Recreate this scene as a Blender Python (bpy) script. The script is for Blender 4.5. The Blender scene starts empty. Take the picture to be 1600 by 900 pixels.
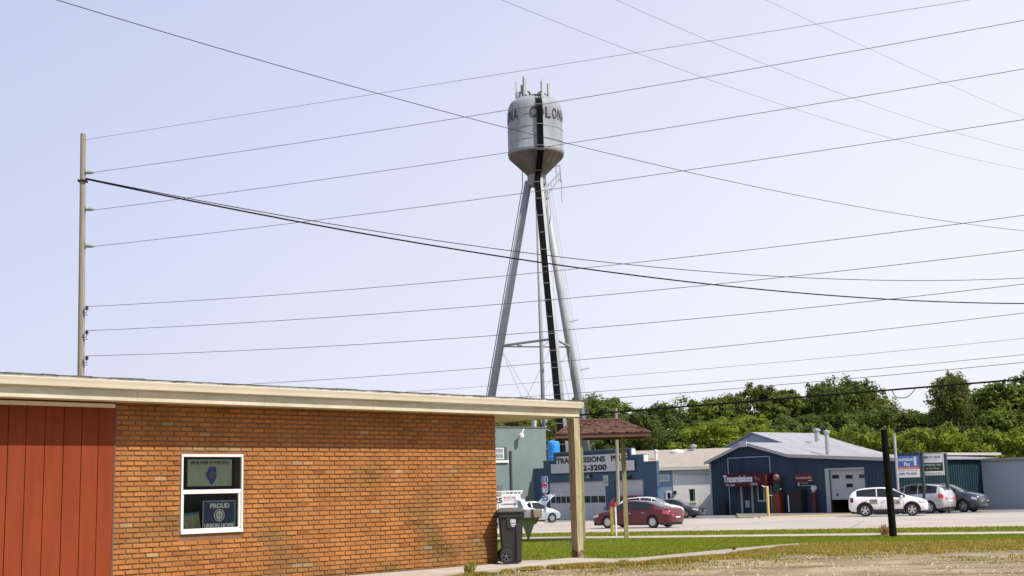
import bpy, math, random
from mathutils import Matrix, Vector
random.seed(7)
rnd = random.random
def U_(a, b): return a + (b - a) * rnd()
scn = bpy.context.scene
COL = scn.collection
# ------------------------------------------------------------ camera, sky, sun, exposure
F = 2000.; TH = math.radians(9.06); RO = 0.025; EYE = 1.5
FW = Vector((0, math.cos(TH), math.sin(TH)))
_U0 = Vector((0, -math.sin(TH), math.cos(TH))); _X = Vector((1, 0, 0))
RT = _X * math.cos(RO) - _U0 * math.sin(RO)
UP = _X * math.sin(RO) + _U0 * math.cos(RO)
cam = bpy.data.cameras.new('camera'); cam.sensor_width = 36; cam.lens = F / 1600 * 36
cam.clip_start = 0.1; cam.clip_end = 6000
co = bpy.data.objects.new('camera', cam); COL.objects.link(co)
M = Matrix((RT, UP, -FW)).transposed().to_4x4(); M.translation = (0, 0, EYE)
co.matrix_world = M; scn.camera = co

SUN_EL = math.radians(52); SUN_AZ = math.radians(-34)      # direction to the sun, measured from +X
sd = Vector((math.cos(SUN_EL) * math.cos(SUN_AZ), math.cos(SUN_EL) * math.sin(SUN_AZ), math.sin(SUN_EL)))
w = bpy.data.worlds.new("World"); scn.world = w; w.use_nodes = True
nt = w.node_tree; nt.nodes.clear()
sky = nt.nodes.new('ShaderNodeTexSky'); sky.sky_type = 'NISHITA'; sky.sun_disc = False
sky.sun_elevation = SUN_EL; sky.sun_rotation = math.pi / 2 - SUN_AZ
sky.air_density = 1.3; sky.dust_density = 2.5; sky.ozone_density = 3.0
# thin high haze that whitens the sky towards the horizon and the right
tc = nt.nodes.new('ShaderNodeTexCoord'); sp = nt.nodes.new('ShaderNodeSeparateXYZ')
nt.links.new(tc.outputs['Generated'], sp.inputs[0])
m1 = nt.nodes.new('ShaderNodeMath'); m1.operation = 'MULTIPLY_ADD'; m1.inputs[1].default_value = -0.5; m1.inputs[2].default_value = 0.97
nt.links.new(sp.outputs['Z'], m1.inputs[0])
m2 = nt.nodes.new('ShaderNodeMath'); m2.operation = 'MULTIPLY_ADD'; m2.inputs[1].default_value = 0.35; m2.use_clamp = True
nt.links.new(sp.outputs['X'], m2.inputs[0]); nt.links.new(m1.outputs[0], m2.inputs[2])
noi = nt.nodes.new('ShaderNodeTexNoise'); noi.inputs['Scale'].default_value = 2.0; noi.inputs['Detail'].default_value = 4
nt.links.new(tc.outputs['Generated'], noi.inputs['Vector'])
m3 = nt.nodes.new('ShaderNodeMath'); m3.operation = 'MULTIPLY_ADD'; m3.inputs[1].default_value = 0.12; m3.use_clamp = True
nt.links.new(noi.outputs['Fac'], m3.inputs[0]); nt.links.new(m2.outputs[0], m3.inputs[2])
mx = nt.nodes.new('ShaderNodeMix'); mx.data_type = 'RGBA'; mx.clamp_factor = True
nt.links.new(m3.outputs[0], mx.inputs[0]); nt.links.new(sky.outputs[0], mx.inputs[6])
hz = nt.nodes.new('ShaderNodeMix'); hz.data_type = 'RGBA'; hz.inputs[6].default_value = (7.2, 7.6, 10.2, 1); hz.inputs[7].default_value = (9.1, 9.15, 9.8, 1)
hf = nt.nodes.new('ShaderNodeMath'); hf.operation = 'MULTIPLY_ADD'; hf.inputs[1].default_value = -1.5; hf.inputs[2].default_value = .80
hg = nt.nodes.new('ShaderNodeMath'); hg.operation = 'MULTIPLY_ADD'; hg.inputs[1].default_value = 1.15; hg.use_clamp = True
nt.links.new(sp.outputs['Z'], hf.inputs[0]); nt.links.new(sp.outputs['X'], hg.inputs[0]); nt.links.new(hf.outputs[0], hg.inputs[2])
nt.links.new(hg.outputs[0], hz.inputs[0]); nt.links.new(hz.outputs[2], mx.inputs[7])
bg = nt.nodes.new('ShaderNodeBackground'); bg.inputs[1].default_value = 0.081
nt.links.new(mx.outputs[2], bg.inputs[0])
wo = nt.nodes.new('ShaderNodeOutputWorld'); nt.links.new(bg.outputs[0], wo.inputs[0])
sl = bpy.data.lights.new('sun', 'SUN'); sl.energy = 5.0; sl.angle = math.radians(0.5); sl.color = (1, .95, .87)
so = bpy.data.objects.new('sun', sl); COL.objects.link(so)
so.rotation_euler = (-sd).to_track_quat('-Z', 'Y').to_euler(); so.location = (30, -30, 60)
scn.view_settings.view_transform = 'Standard'; scn.view_settings.look = 'None'
scn.view_settings.gamma = 1; scn.view_settings.exposure = 0.3; scn.view_settings.use_curve_mapping = False

# ------------------------------------------------------------ picture <-> place measuring helpers
def ray(px, py): return FW * F + RT * (px - 800) + UP * (450 - py)
def atY(px, py, Y):
    d = ray(px, py); t = Y / d.y; return Vector((d.x * t, Y, EYE + d.z * t))
GP = [(-300, 0), (27, 0), (46, -.48), (60, -.5), (110, -.75), (9999, -.75)]
def g(Y):
    for (a, b), (c, d) in zip(GP, GP[1:]):
        if Y <= c: return b + (d - b) * (Y - a) / (c - a)
    return -.75
def gp(px, py):
    Y = 30.
    for i in range(80):
        d = ray(px, py); t = (g(Y) - EYE) / d.z; Y = .5 * Y + .5 * d.y * t
    return Vector((d.x * t, Y, g(Y)))
class Frame:                       # a facade: origin, turn; local x along it, local y into the building, z up
    def __init__(s, o, ang): s.o = Vector(o); s.a = ang; s.c = math.cos(ang); s.s = math.sin(ang)
    def pl(s, px, py, dep=0):
        d = ray(px, py); t = (dep - s.s * s.o.x + s.c * s.o.y) / (-s.s * d.x + s.c * d.y)
        X, Y, Z = d.x * t, d.y * t, EYE + d.z * t
        return ((X - s.o.x) * s.c + (Y - s.o.y) * s.s, Z - s.o.z)
    def w(s, x, y, z=0): return Vector((s.o.x + x * s.c - y * s.s, s.o.y + x * s.s + y * s.c, s.o.z + z))

# ------------------------------------------------------------ materials
def lin(c): return tuple((x / 12.92 if x <= .04045 else ((x + .055) / 1.055) ** 2.4) for x in c)
def mat(name, col, rough=.7, metal=0, var=.0, vscale=4., bump=0., bscale=30., col2=None, spec=.5, coat=0, streak=None, det=5, attr=None):
    m = bpy.data.materials.new(name); m.use_nodes = True; n = m.node_tree; b = n.nodes['Principled BSDF']
    b.inputs['Roughness'].default_value = rough; b.inputs['Metallic'].default_value = metal
    b.inputs['Specular IOR Level'].default_value = spec; b.inputs['Coat Weight'].default_value = coat
    b.inputs['Coat Roughness'].default_value = .04
    c = tuple(col) + (1,)
    b.inputs['Base Color'].default_value = c
    t = n.nodes.new('ShaderNodeTexCoord')
    if var or col2:
        nz = n.nodes.new('ShaderNodeTexNoise'); nz.inputs['Scale'].default_value = vscale; nz.inputs['Detail'].default_value = det
        nz.inputs['Roughness'].default_value = .65
        if streak:
            mp = n.nodes.new('ShaderNodeMapping'); mp.inputs['Scale'].default_value = streak
            n.links.new(t.outputs['Object'], mp.inputs[0]); n.links.new(mp.outputs[0], nz.inputs['Vector'])
        else: n.links.new(t.outputs['Object'], nz.inputs['Vector'])
        rp = n.nodes.new('ShaderNodeValToRGB'); rp.color_ramp.elements[0].position = .35; rp.color_ramp.elements[1].position = .65
        if col2: a, d = col, col2
        else: a, d = [x * (1 - var) for x in col], [min(1, x * (1 + var)) for x in col]
        rp.color_ramp.elements[0].color = tuple(a) + (1,); rp.color_ramp.elements[1].color = tuple(d) + (1,)
        n.links.new(nz.outputs['Fac'], rp.inputs[0]); src = rp.outputs[0]
        if attr:
            at = n.nodes.new('ShaderNodeAttribute'); at.attribute_name = attr
            mm = n.nodes.new('ShaderNodeMix'); mm.data_type = 'RGBA'; mm.blend_type = 'MULTIPLY'; mm.inputs[0].default_value = 1
            n.links.new(src, mm.inputs[6]); n.links.new(at.outputs['Color'], mm.inputs[7]); src = mm.outputs[2]
        n.links.new(src, b.inputs['Base Color'])
    if bump:
        nb = n.nodes.new('ShaderNodeTexNoise'); nb.inputs['Scale'].default_value = bscale; nb.inputs['Detail'].default_value = 6
        n.links.new(t.outputs['Object'], nb.inputs['Vector'])
        bm = n.nodes.new('ShaderNodeBump'); bm.inputs['Strength'].default_value = bump; bm.inputs['Distance'].default_value = .02
        n.links.new(nb.outputs['Fac'], bm.inputs['Height']); n.links.new(bm.outputs[0], b.inputs['Normal'])
    return m
def glassmat(name, tint=(.9, .95, .92), refl=.12):
    m = bpy.data.materials.new(name); m.use_nodes = True; n = m.node_tree; n.nodes.clear()
    tr = n.nodes.new('ShaderNodeBsdfTransparent'); tr.inputs[0].default_value = tint + (1,)
    gl = n.nodes.new('ShaderNodeBsdfGlossy'); gl.inputs['Roughness'].default_value = .03
    fr = n.nodes.new('ShaderNodeFresnel'); fr.inputs[0].default_value = 1.28
    ad = n.nodes.new('ShaderNodeMath'); ad.operation = 'ADD'; ad.inputs[1].default_value = -.01
    mxs = n.nodes.new('ShaderNodeMixShader'); o = n.nodes.new('ShaderNodeOutputMaterial')
    n.links.new(fr.outputs[0], ad.inputs[0]); n.links.new(ad.outputs[0], mxs.inputs[0])
    n.links.new(tr.outputs[0], mxs.inputs[1]); n.links.new(gl.outputs[0], mxs.inputs[2]); n.links.new(mxs.outputs[0], o.inputs[0])
    return m
def leafmat(name, c1, c2, tr=.35, attr='tint', vs=.35):
    m = mat(name, c1, .75, 0, col2=c2, vscale=vs, attr=attr, spec=.25)
    n = m.node_tree; b = n.nodes['Principled BSDF']; o = n.nodes['Material Output']
    tl = n.nodes.new('ShaderNodeBsdfTranslucent'); ms = n.nodes.new('ShaderNodeMixShader'); ms.inputs[0].default_value = tr
    src = b.inputs['Base Color'].links[0].from_socket
    n.links.new(src, tl.inputs[0]); n.links.new(b.outputs[0], ms.inputs[1]); n.links.new(tl.outputs[0], ms.inputs[2])
    n.links.new(ms.outputs[0], o.inputs[0]); return m

# ------------------------------------------------------------ mesh helpers
def link(o, parent=None):
    COL.objects.link(o)
    if parent: o.parent = parent
    return o
class MB:
    def __init__(s): s.v = []; s.f = []; s.m = []; s.k = 0; s.c = []
    def add(s, vs, fs, col=None):
        b = len(s.v); s.v += [tuple(v) for v in vs]
        for f in fs: s.f.append(tuple(b + i for i in f)); s.m.append(s.k); s.c.append(col)
        return s
    def box(s, x0, x1, y0, y1, z0, z1, col=None):
        vs = [(x, y, z) for z in (z0, z1) for y in (y0, y1) for x in (x0, x1)]
        return s.add(vs, [(0, 2, 3, 1), (4, 5, 7, 6), (0, 1, 5, 4), (2, 6, 7, 3), (0, 4, 6, 2), (1, 3, 7, 5)], col)
    def prism(s, poly, y0, y1):            # poly in x,z ; extruded along y
        n = len(poly)
        vs = [(x, y0, z) for x, z in poly] + [(x, y1, z) for x, z in poly]
        return s.add(vs, [tuple(range(n)), tuple(range(2 * n - 1, n - 1, -1))] + [(i, i + n, (i + 1) % n + n, (i + 1) % n) for i in range(n)])
    def slab(s, poly, z0, z1):            # poly in x,y ; extruded up
        n = len(poly)
        vs = [(x, y, z0) for x, y in poly] + [(x, y, z1) for x, y in poly]
        return s.add(vs, [tuple(range(n - 1, -1, -1)), tuple(range(n, 2 * n))] + [(i, (i + 1) % n, (i + 1) % n + n, i + n) for i in range(n)])
    def tube(s, pts, r, n=8, cap=True):
        pts = [Vector(p) for p in pts]; rs = r if isinstance(r, (list, tuple)) else [r] * len(pts)
        ring = []; prev = None
        for i, p in enumerate(pts):
            d = (pts[min(i + 1, len(pts) - 1)] - pts[max(i - 1, 0)]).normalized()
            if prev is None: a = d.orthogonal().normalized()
            else: a = (prev - d * prev.dot(d)).normalized()
            prev = a; b = d.cross(a)
            ring += [p + (a * math.cos(2 * math.pi * j / n) + b * math.sin(2 * math.pi * j / n)) * rs[i] for j in range(n)]
        fs = [(i * n + j, i * n + (j + 1) % n, (i + 1) * n + (j + 1) % n, (i + 1) * n + j) for i in range(len(pts) - 1) for j in range(n)]
        if cap: fs += [tuple(range(n - 1, -1, -1)), tuple(range((len(pts) - 1) * n, len(pts) * n))]
        return s.add(ring, fs)
    def lathe(s, prof, n=24, c=(0, 0, 0)):       # prof: (r,z)
        vs = [(c[0] + r * math.cos(2 * math.pi * j / n), c[1] + r * math.sin(2 * math.pi * j / n), c[2] + z) for r, z in prof for j in range(n)]
        fs = [(i * n + j, i * n + (j + 1) % n, (i + 1) * n + (j + 1) % n, (i + 1) * n + j) for i in range(len(prof) - 1) for j in range(n)]
        return s.add(vs, fs)
    def build(s, name, m, parent=None, smooth=False, bevel=0):
        me = bpy.data.meshes.new(name); me.from_pydata(s.v, [], s.f)
        for x in (m if isinstance(m, (list, tuple)) else [m]): me.materials.append(x)
        if s.k or any(s.m): me.polygons.foreach_set('material_index', s.m)
        if any(c is not None for c in s.c):
            a = me.color_attributes.new('tint', 'FLOAT_COLOR', 'CORNER'); buf = []
            for f, c in zip(s.f, s.c):
                c = c or (1, 1, 1); buf += [c[0], c[1], c[2], 1.] * len(f)
            a.data.foreach_set('color', buf)
        if smooth: me.polygons.foreach_set('use_smooth', [True] * len(me.polygons))
        me.update(); o = bpy.data.objects.new(name, me); link(o, parent)
        if bevel:
            bv = o.modifiers.new('bevel', 'BEVEL'); bv.width = bevel; bv.segments = 2; bv.limit_method = 'ANGLE'
        if smooth == 'auto': pass
        return o
def tag(o, label, cat, group=None):
    o['label'] = label; o['category'] = cat
    if group: o['group'] = group
    return o
def thing(name, label, cat, loc, rz=0, group=None):
    o = bpy.data.objects.new(name, None); o.empty_display_size = .3; link(o); o.location = loc; o.rotation_euler = (0, 0, rz)
    return tag(o, label, cat, group)
def struct(o): o['kind'] = 'structure'; return o
def copytree(o, parent=None):
    c = o.copy(); link(c, parent)
    for ch in list(o.children): copytree(ch, c)
    return c
def textmesh(s, bold=0.0):
    cu = bpy.data.curves.new('t', 'FONT'); cu.body = s; cu.align_x = 'CENTER'; cu.offset = bold; cu.resolution_u = 3; cu.extrude = 0
    o = bpy.data.objects.new('t', cu); COL.objects.link(o)
    dg = bpy.context.evaluated_depsgraph_get(); dg.update()
    me = bpy.data.meshes.new_from_object(o.evaluated_get(dg)); COL.objects.unlink(o); bpy.data.objects.remove(o)
    vs = [tuple(v.co) for v in me.vertices]; fs = [tuple(p.vertices) for p in me.polygons]
    return vs, fs
def addtext(mb, s, x0, x1, z0, z1, y, bold=0.0):
    """lettering filling the box x0..x1, z0..z1 on the plane y, read from the -y side, thin but solid"""
    vs, fs = textmesh(s, bold)
    ax, bx = min(v[0] for v in vs), max(v[0] for v in vs); az, bz = min(v[1] for v in vs), max(v[1] for v in vs)
    mb.add([(x0 + (v[0] - ax) / (bx - ax) * (x1 - x0), y, z0 + (v[1] - az) / (bz - az) * (z1 - z0)) for v in vs], fs)
    return mb

def lines(par, m, *args):
    for a in args: addtext(MB(), *a).build('lettering', m, par)

# ------------------------------------------------------------ shared materials
WHITE = mat('white_paint', (.66, .65, .62), .55, var=.08, vscale=3)
GREYW = mat('grey_white_door_paint', (.52, .53, .56), .6, var=.06, vscale=1.5)
BLACKM = mat('black_matt', (.012, .012, .013), .7)
RUBBER = mat('tyre_rubber', (.02, .02, .021), .8)
CHROME = mat('bright_metal', (.62, .62, .62), .3, .9)
GALV = mat('galvanised_metal', (.42, .43, .44), .5, .5, var=.15, vscale=3)
DARKGL = mat('dark_tinted_glass', (.012, .016, .018), .06, spec=.6)
GLASS = glassmat('clear_window_glass')
WOODP = mat('weathered_pole_wood', (.30, .26, .21), .9, col2=(.20, .17, .14), vscale=2, streak=(9, 9, .6), bump=.5, bscale=20)
CONC = mat('concrete', (.42, .37, .31), .9, col2=(.31, .27, .225), vscale=1.2, bump=.3, bscale=15)

# ------------------------------------------------------------ GROUND
def gmat():
    m = bpy.data.materials.new('gravel_dirt'); m.use_nodes = True; n = m.node_tree; b = n.nodes['Principled BSDF']
    b.inputs['Roughness'].default_value = .95; b.inputs['Specular IOR Level'].default_value = .2
    t = n.nodes.new('ShaderNodeTexCoord')
    a = n.nodes.new('ShaderNodeTexNoise'); a.inputs['Scale'].default_value = .55; a.inputs['Detail'].default_value = 8; a.inputs['Roughness'].default_value = .7
    v = n.nodes.new('ShaderNodeTexNoise'); v.inputs['Scale'].default_value = 14; v.inputs['Detail'].default_value = 5; v.inputs['Roughness'].default_value = .8
    for q in (a, v): n.links.new(t.outputs['Object'], q.inputs['Vector'])
    r = n.nodes.new('ShaderNodeValToRGB'); e = r.color_ramp.elements
    e[0].position = .36; e[0].color = (.22, .165, .08, 1); e[1].position = .58; e[1].color = (.40, .335, .225, 1)
    r2 = n.nodes.new('ShaderNodeValToRGB'); e = r2.color_ramp.elements
    e[0].position = .34; e[0].color = (.50, .47, .43, 1); e[1].position = .66; e[1].color = (1.12, 1.10, 1.08, 1)
    x = n.nodes.new('ShaderNodeMix'); x.data_type = 'RGBA'; x.blend_type = 'MULTIPLY'; x.inputs[0].default_value = .9
    n.links.new(a.outputs['Fac'], r.inputs[0]); n.links.new(v.outputs['Fac'], r2.inputs[0])
    n.links.new(r.outputs[0], x.inputs[6]); n.links.new(r2.outputs[0], x.inputs[7]); n.links.new(x.outputs[2], b.inputs['Base Color'])
    mp = n.nodes.new('ShaderNodeMapping'); mp.inputs['Scale'].default_value = (.12, .9, 1); mp.inputs['Rotation'].default_value = (0, 0, -.35)
    w3 = n.nodes.new('ShaderNodeTexNoise'); w3.inputs['Scale'].default_value = 1.6; w3.inputs['Detail'].default_value = 4
    n.links.new(t.outputs['Object'], mp.inputs[0]); n.links.new(mp.outputs[0], w3.inputs['Vector'])
    r3 = n.nodes.new('ShaderNodeValToRGB'); e = r3.color_ramp.elements; e[0].position = .4; e[0].color = (.62, .60, .56, 1); e[1].position = .55; e[1].color = (1.08, 1.08, 1.06, 1)
    n.links.new(w3.outputs['Fac'], r3.inputs[0]); x2 = n.nodes.new('ShaderNodeMix'); x2.data_type = 'RGBA'; x2.blend_type = 'MULTIPLY'; x2.inputs[0].default_value = .8
    n.links.new(x.outputs[2], x2.inputs[6]); n.links.new(r3.outputs[0], x2.inputs[7]); n.links.new(x2.outputs[2], b.inputs['Base Color'])
    bm = n.nodes.new('ShaderNodeBump'); bm.inputs['Strength'].default_value = .8; bm.inputs['Distance'].default_value = .04
    n.links.new(v.outputs['Fac'], bm.inputs['Height']); n.links.new(bm.outputs[0], b.inputs['Normal'])
    return m
DIRT = gmat()
def frange(a, b, s):
    r = []
    while a < b: r.append(a); a += s
    return r
ys = frange(-60, 20, 10) + frange(20, 120, 1) + [120, 150, 200, 300, 500, 900, 1600, 3000]
xs = [-3000, -900, -300, -100, -50, -20, 0, 20, 50, 100, 300, 900, 3000]
mb = MB(); nx = len(xs)
mb.add([(x, y, g(y)) for y in ys for x in xs], [(j * nx + i, j * nx + i + 1, (j + 1) * nx + i + 1, (j + 1) * nx + i) for j in range(len(ys) - 1) for i in range(nx - 1)])
struct(mb.build('ground', DIRT))
def interp(pl, x):
    if x <= pl[0][0]: return pl[0][1]
    for (a, b), (c, d) in zip(pl, pl[1:]):
        if x <= c: return b + (d - b) * (x - a) / (c - a)
    return pl[-1][1]
def strip(name, m, lo, hi, x0, x1, dz, step=.5, skirt=0, rag=0.):
    """ground sheet between two polylines y=lo(x), y=hi(x), lying dz above the ground"""
    mb = MB(); X = frange(x0, x1, step) + [x1]; ny = 40
    vs = []
    for x in X:
        a = interp(lo, x) + rag * (rnd() - .5); b = interp(hi, x) + rag * (rnd() - .5); b = max(b, a + .02)
        vs += [(x, a + (b - a) * j / ny, g(a + (b - a) * j / ny) + dz) for j in range(ny + 1)]
    k = ny + 1
    mb.add(vs, [(i * k + j, (i + 1) * k + j, (i + 1) * k + j + 1, i * k + j + 1) for i in range(len(X) - 1) for j in range(ny)])
    if skirt:
        for e in (0, ny):
            vv = []
            for i in range(len(X)):
                p = vs[i * k + e]; vv += [p, (p[0], p[1], p[2] - skirt)]
            mb.add(vv, [(2 * i, 2 * i + 1, 2 * i + 3, 2 * i + 2) for i in range(len(X) - 1)])
    return struct(mb.build(name, m))
def G2(*pp): return [tuple(gp(*p)[:2]) for p in pp]
walk_hi = [(-12, 12)] + G2((820, 877), (895, 878.5), (1000, 873.5), (1160, 857.5), (1245, 850.5)) 
walk_lo = [(-12, 9)] + G2((690, 907), (800, 893), (900, 885.5), (1000, 882.5), (1100, 872.5), (1160, 864.5), (1245, 853))
lawn_lo = G2((820, 876), (895, 877.5), (1000, 872.5), (1160, 856.5), (1250, 850), (1477, 847.5), (1600, 845))
lawn_lo = [(-40, lawn_lo[0][1])] + lawn_lo
sw_lo = [(-60, 80.8), (60, 26.8)]; sw_hi = [(-60, 83.6), (60, 29.6)]
sw_lo = [(-60, 54.4 + 24), (70, 54.4 - 28)]; sw_hi = [(x, y + 2.4) for x, y in sw_lo]
rd_lo = [(-60, 62.6 + 21), (70, 62.6 - 24.5)]
lot_lo = [(-60, 96), (5, 91), (70, 76)]
ASPH = mat('old_pale_road_surface', (.40, .355, .31), .9, col2=(.29, .26, .23), vscale=.35, streak=(.4, 1.6, 1), bump=.25, bscale=12, det=8)
LOT = mat('parking_asphalt', (.20, .195, .19), .9, col2=(.135, .13, .13), vscale=.3, bump=.2, bscale=10)
LAWN = mat('lawn_soil', (.10, .12, .015), .95, col2=(.145, .16, .022), vscale=.7, bump=.6, bscale=25)
VERGE = mat('verge_soil', (.10, .13, .025), .95, col2=(.15, .17, .04), vscale=.9, bump=.6, bscale=25)
PATHM = mat('worn_concrete_path', (.36, .30, .24), .95, col2=(.25, .205, .165), vscale=1.6, bump=.3, bscale=15)
strip('road', ASPH, rd_lo, lot_lo, -60, 70, .02)
strip('parking_lot', LOT, lot_lo, [(-60, 175), (70, 175)], -60, 80, .016)
strip('sidewalk', CONC, sw_lo, sw_hi, -60, 70, .05, skirt=.08)
strip('lawn', LAWN, lawn_lo, sw_lo, -40, 34, .024)
strip('grass_verge', VERGE, sw_hi, rd_lo, -60, 70, .024)
WALKM = mat('worn_path_gravel', (.42, .35, .29), .95, col2=(.30, .245, .20), vscale=1.5, bump=.4, bscale=18)
strip('path', PATHM, walk_lo, walk_hi, -12, walk_hi[-1][0], .034, skirt=.03)
strip('road_dust', mat('tan_road_dust', (.42, .335, .235), .95, col2=(.34, .28, .21), vscale=.8, streak=(.5, 1.5, 1)), rd_lo, [(x, y + 1.9) for x, y in rd_lo], -30, 50, .024, rag=.35)
# patches, cracks and paint marks on the road
TAR = mat('crack_tar', (.10, .09, .085), .8); ORG = mat('orange_marking_paint', (.75, .30, .06), .8, col2=(.45, .33, .22), vscale=9)
def ribbon(pts, wdt, m, name, dz=.029):
    mb = MB(); vs = []
    P = []
    for (a, b), (c, d) in zip(pts, pts[1:]):
        for i in range(14):
            t = i / 14; P.append((a + (c - a) * t + U_(-.06, .06), b + (d - b) * t + U_(-.10, .10)))
    for x, y in P:
        h = wdt * U_(.4, 1.2); vs += [(x, y - h, g(y - h) + dz), (x, y + h, g(y + h) + dz)]
    mb.add(vs, [(2 * i, 2 * i + 2, 2 * i + 3, 2 * i + 1) for i in range(len(P) - 1)])
    return struct(mb.build(name, m))
for a, b in ((((1075, 834), (1092, 822)), .05), (((1330, 826), (1352, 814)), .06), (((1370, 822), (1470, 818)), .05), (((1170, 817), (1290, 813)), .05), (((820, 829), (900, 822)), .05), (((1050, 822), (1200, 820)), .04), (((1230, 826), (1340, 822)), .04), (((1380, 812), (1470, 811)), .05)):
    ribbon(G2(*a), b, TAR, 'road_crack')
for x, y, w_ in ((862, 839, .30), (992, 834, .32), (1180, 829, .45), (1370, 824, .4)):
    c = gp(x, y); ribbon([(c.x - w_, c.y), (c.x + w_, c.y)], .16, ORG, 'road_marking')

# grass blades
def blades(name, lo, hi, x0, x1, n, h, wd, cols, m, label, bunch=0, dens=None):
    mb = MB(); vs = []; fs = []; cs = []
    k = 0
    while k < n:
        x = U_(x0, x1); a, b = interp(lo, x), interp(hi, x)
        if b <= a: continue
        y = U_(a, b)
        if dens and rnd() > dens(x, y, (y - a) / (b - a)): continue
        hh = h * U_(.5, 1.25); an = U_(0, 3.14); w2 = wd * U_(.6, 1.2); dx, dy = math.cos(an) * w2, math.sin(an) * w2
        lx, ly = U_(-.5, .5) * hh, U_(-.5, .5) * hh; z = g(y) + .02; i = len(vs)
        vs += [(x - dx, y - dy, z), (x + dx, y + dy, z), (x + lx, y + ly, z + hh)]; fs.append((i, i + 1, i + 2))
        cs.append(random.choice(cols)); k += 1
    mb.v = vs; mb.f = fs; mb.m = [0] * len(fs); mb.c = cs
    o = mb.build(name, m); o['kind'] = 'stuff'; o['label'] = label; o['category'] = 'grass'; return o
GRS = leafmat('grass_blades', (.17, .215, .016), (.235, .27, .026), .4, vs=.5)
gc = [(1, 1, 1), (.8, .9, .8), (1.25, 1.15, 1), (.65, .75, .6), (1.4, 1.2, .8)]
blades('grass', lawn_lo, sw_lo, -3, 24, 170000, .055, .013, gc, GRS, 'short bright green lawn between the dirt lot and the sidewalk')
blades('grass', sw_hi, rd_lo, -4, 24, 26000, .07, .02, gc + [(1.6, 1.1, .6)], GRS, 'narrow strip of grass between sidewalk and road')
DRY = leafmat('dry_grass_blades', (.44, .31, .085), (.30, .27, .06), .3, vs=1.2)
dry_lo = G2((640, 925), (740, 903), (860, 893), (1000, 884), (1100, 879), (1250, 870), (1380, 866), (1477, 872), (1600, 868))
dry_hi = [(-12, 9)] + walk_lo[1:] + lawn_lo[5:]
import mathutils
def dn(x, y, t):
    v = mathutils.noise.noise(Vector((x * .9, y * .55, 3))) + .5 * mathutils.noise.noise(Vector((x * 3, y * 2, 1)))
    e = min(1, (t + .0) * 2.2) if t < .5 else 1
    return max(0, min(1, (.45 + 1.3 * v) * e))
blades('dry_grass', dry_lo, dry_hi, -1.5, 17, 80000, .06, .015, [(1, 1, 1), (1.3, 1.1, .9), (.6, 1, .5), (.8, .7, .6), (.5, .5, .4)], DRY, 'patchy dry yellow grass and weeds at the edge of the gravel lot', dens=dn)
low2 = [(x, y - 3.2) for x, y in dry_lo]
blades('dry_grass', low2, dry_lo, -1, 17, 5000, .04, .014, [(1, .9, .8), (.5, .5, .5), (.7, 1, .5)], DRY, 'sparse dry weeds scattered over the bare gravel', dens=lambda x, y, t: max(0, dn(x, y, .9) * t))
mb = MB()
for i in range(2600):
    y = U_(19, 34); x = U_(-1, .42 * y)
    if y > interp(dry_lo, x) + .8: continue
    r = U_(.008, .03); z = g(y); q = [U_(.6, 1.2) for _ in range(4)]
    s = U_(.5, 1.5)
    mb.add([(x - r * q[0], y - r, z), (x + r * q[1], y - r * .8, z), (x + r * q[2], y + r, z), (x - r, y + r * q[3], z), (x + U_(-.3, .3) * r, y, z + r * .9)], [(0, 1, 4), (1, 2, 4), (2, 3, 4), (3, 0, 4)], (s, s, s * .95))
o = mb.build('gravel', mat('loose_pebbles', (.28, .23, .175), .9, var=.2, vscale=9, attr='tint')); o['kind'] = 'stuff'; o['label'] = 'loose pebbles over the dirt lot'; o['category'] = 'gravel'

# ------------------------------------------------------------ BRICK BUILDING (union hall)
FB = Frame(gp(779, 884), math.radians(45.5)); FB.o.z = 0
hall = thing('brick_building', 'low orange brick building with cream eaves and red siding, filling the lower left', 'building', FB.o, FB.a)
MORT = mat('dark_mortar', (.15, .070, .030), .95, col2=(.21, .115, .055), vscale=2.5)
BRK = mat('orange_rug_brick', (.365, .158, .050), .92, col2=(.285, .112, .033), vscale=1.6, bump=.35, bscale=35, attr='tint', det=9, spec=.15)
H0 = 3.13; XS = -8.74; XE = 0.0
WX0, WX1, WZ0, WZ1 = -7.50, -6.27, .935, 2.275
mb = MB()
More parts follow.
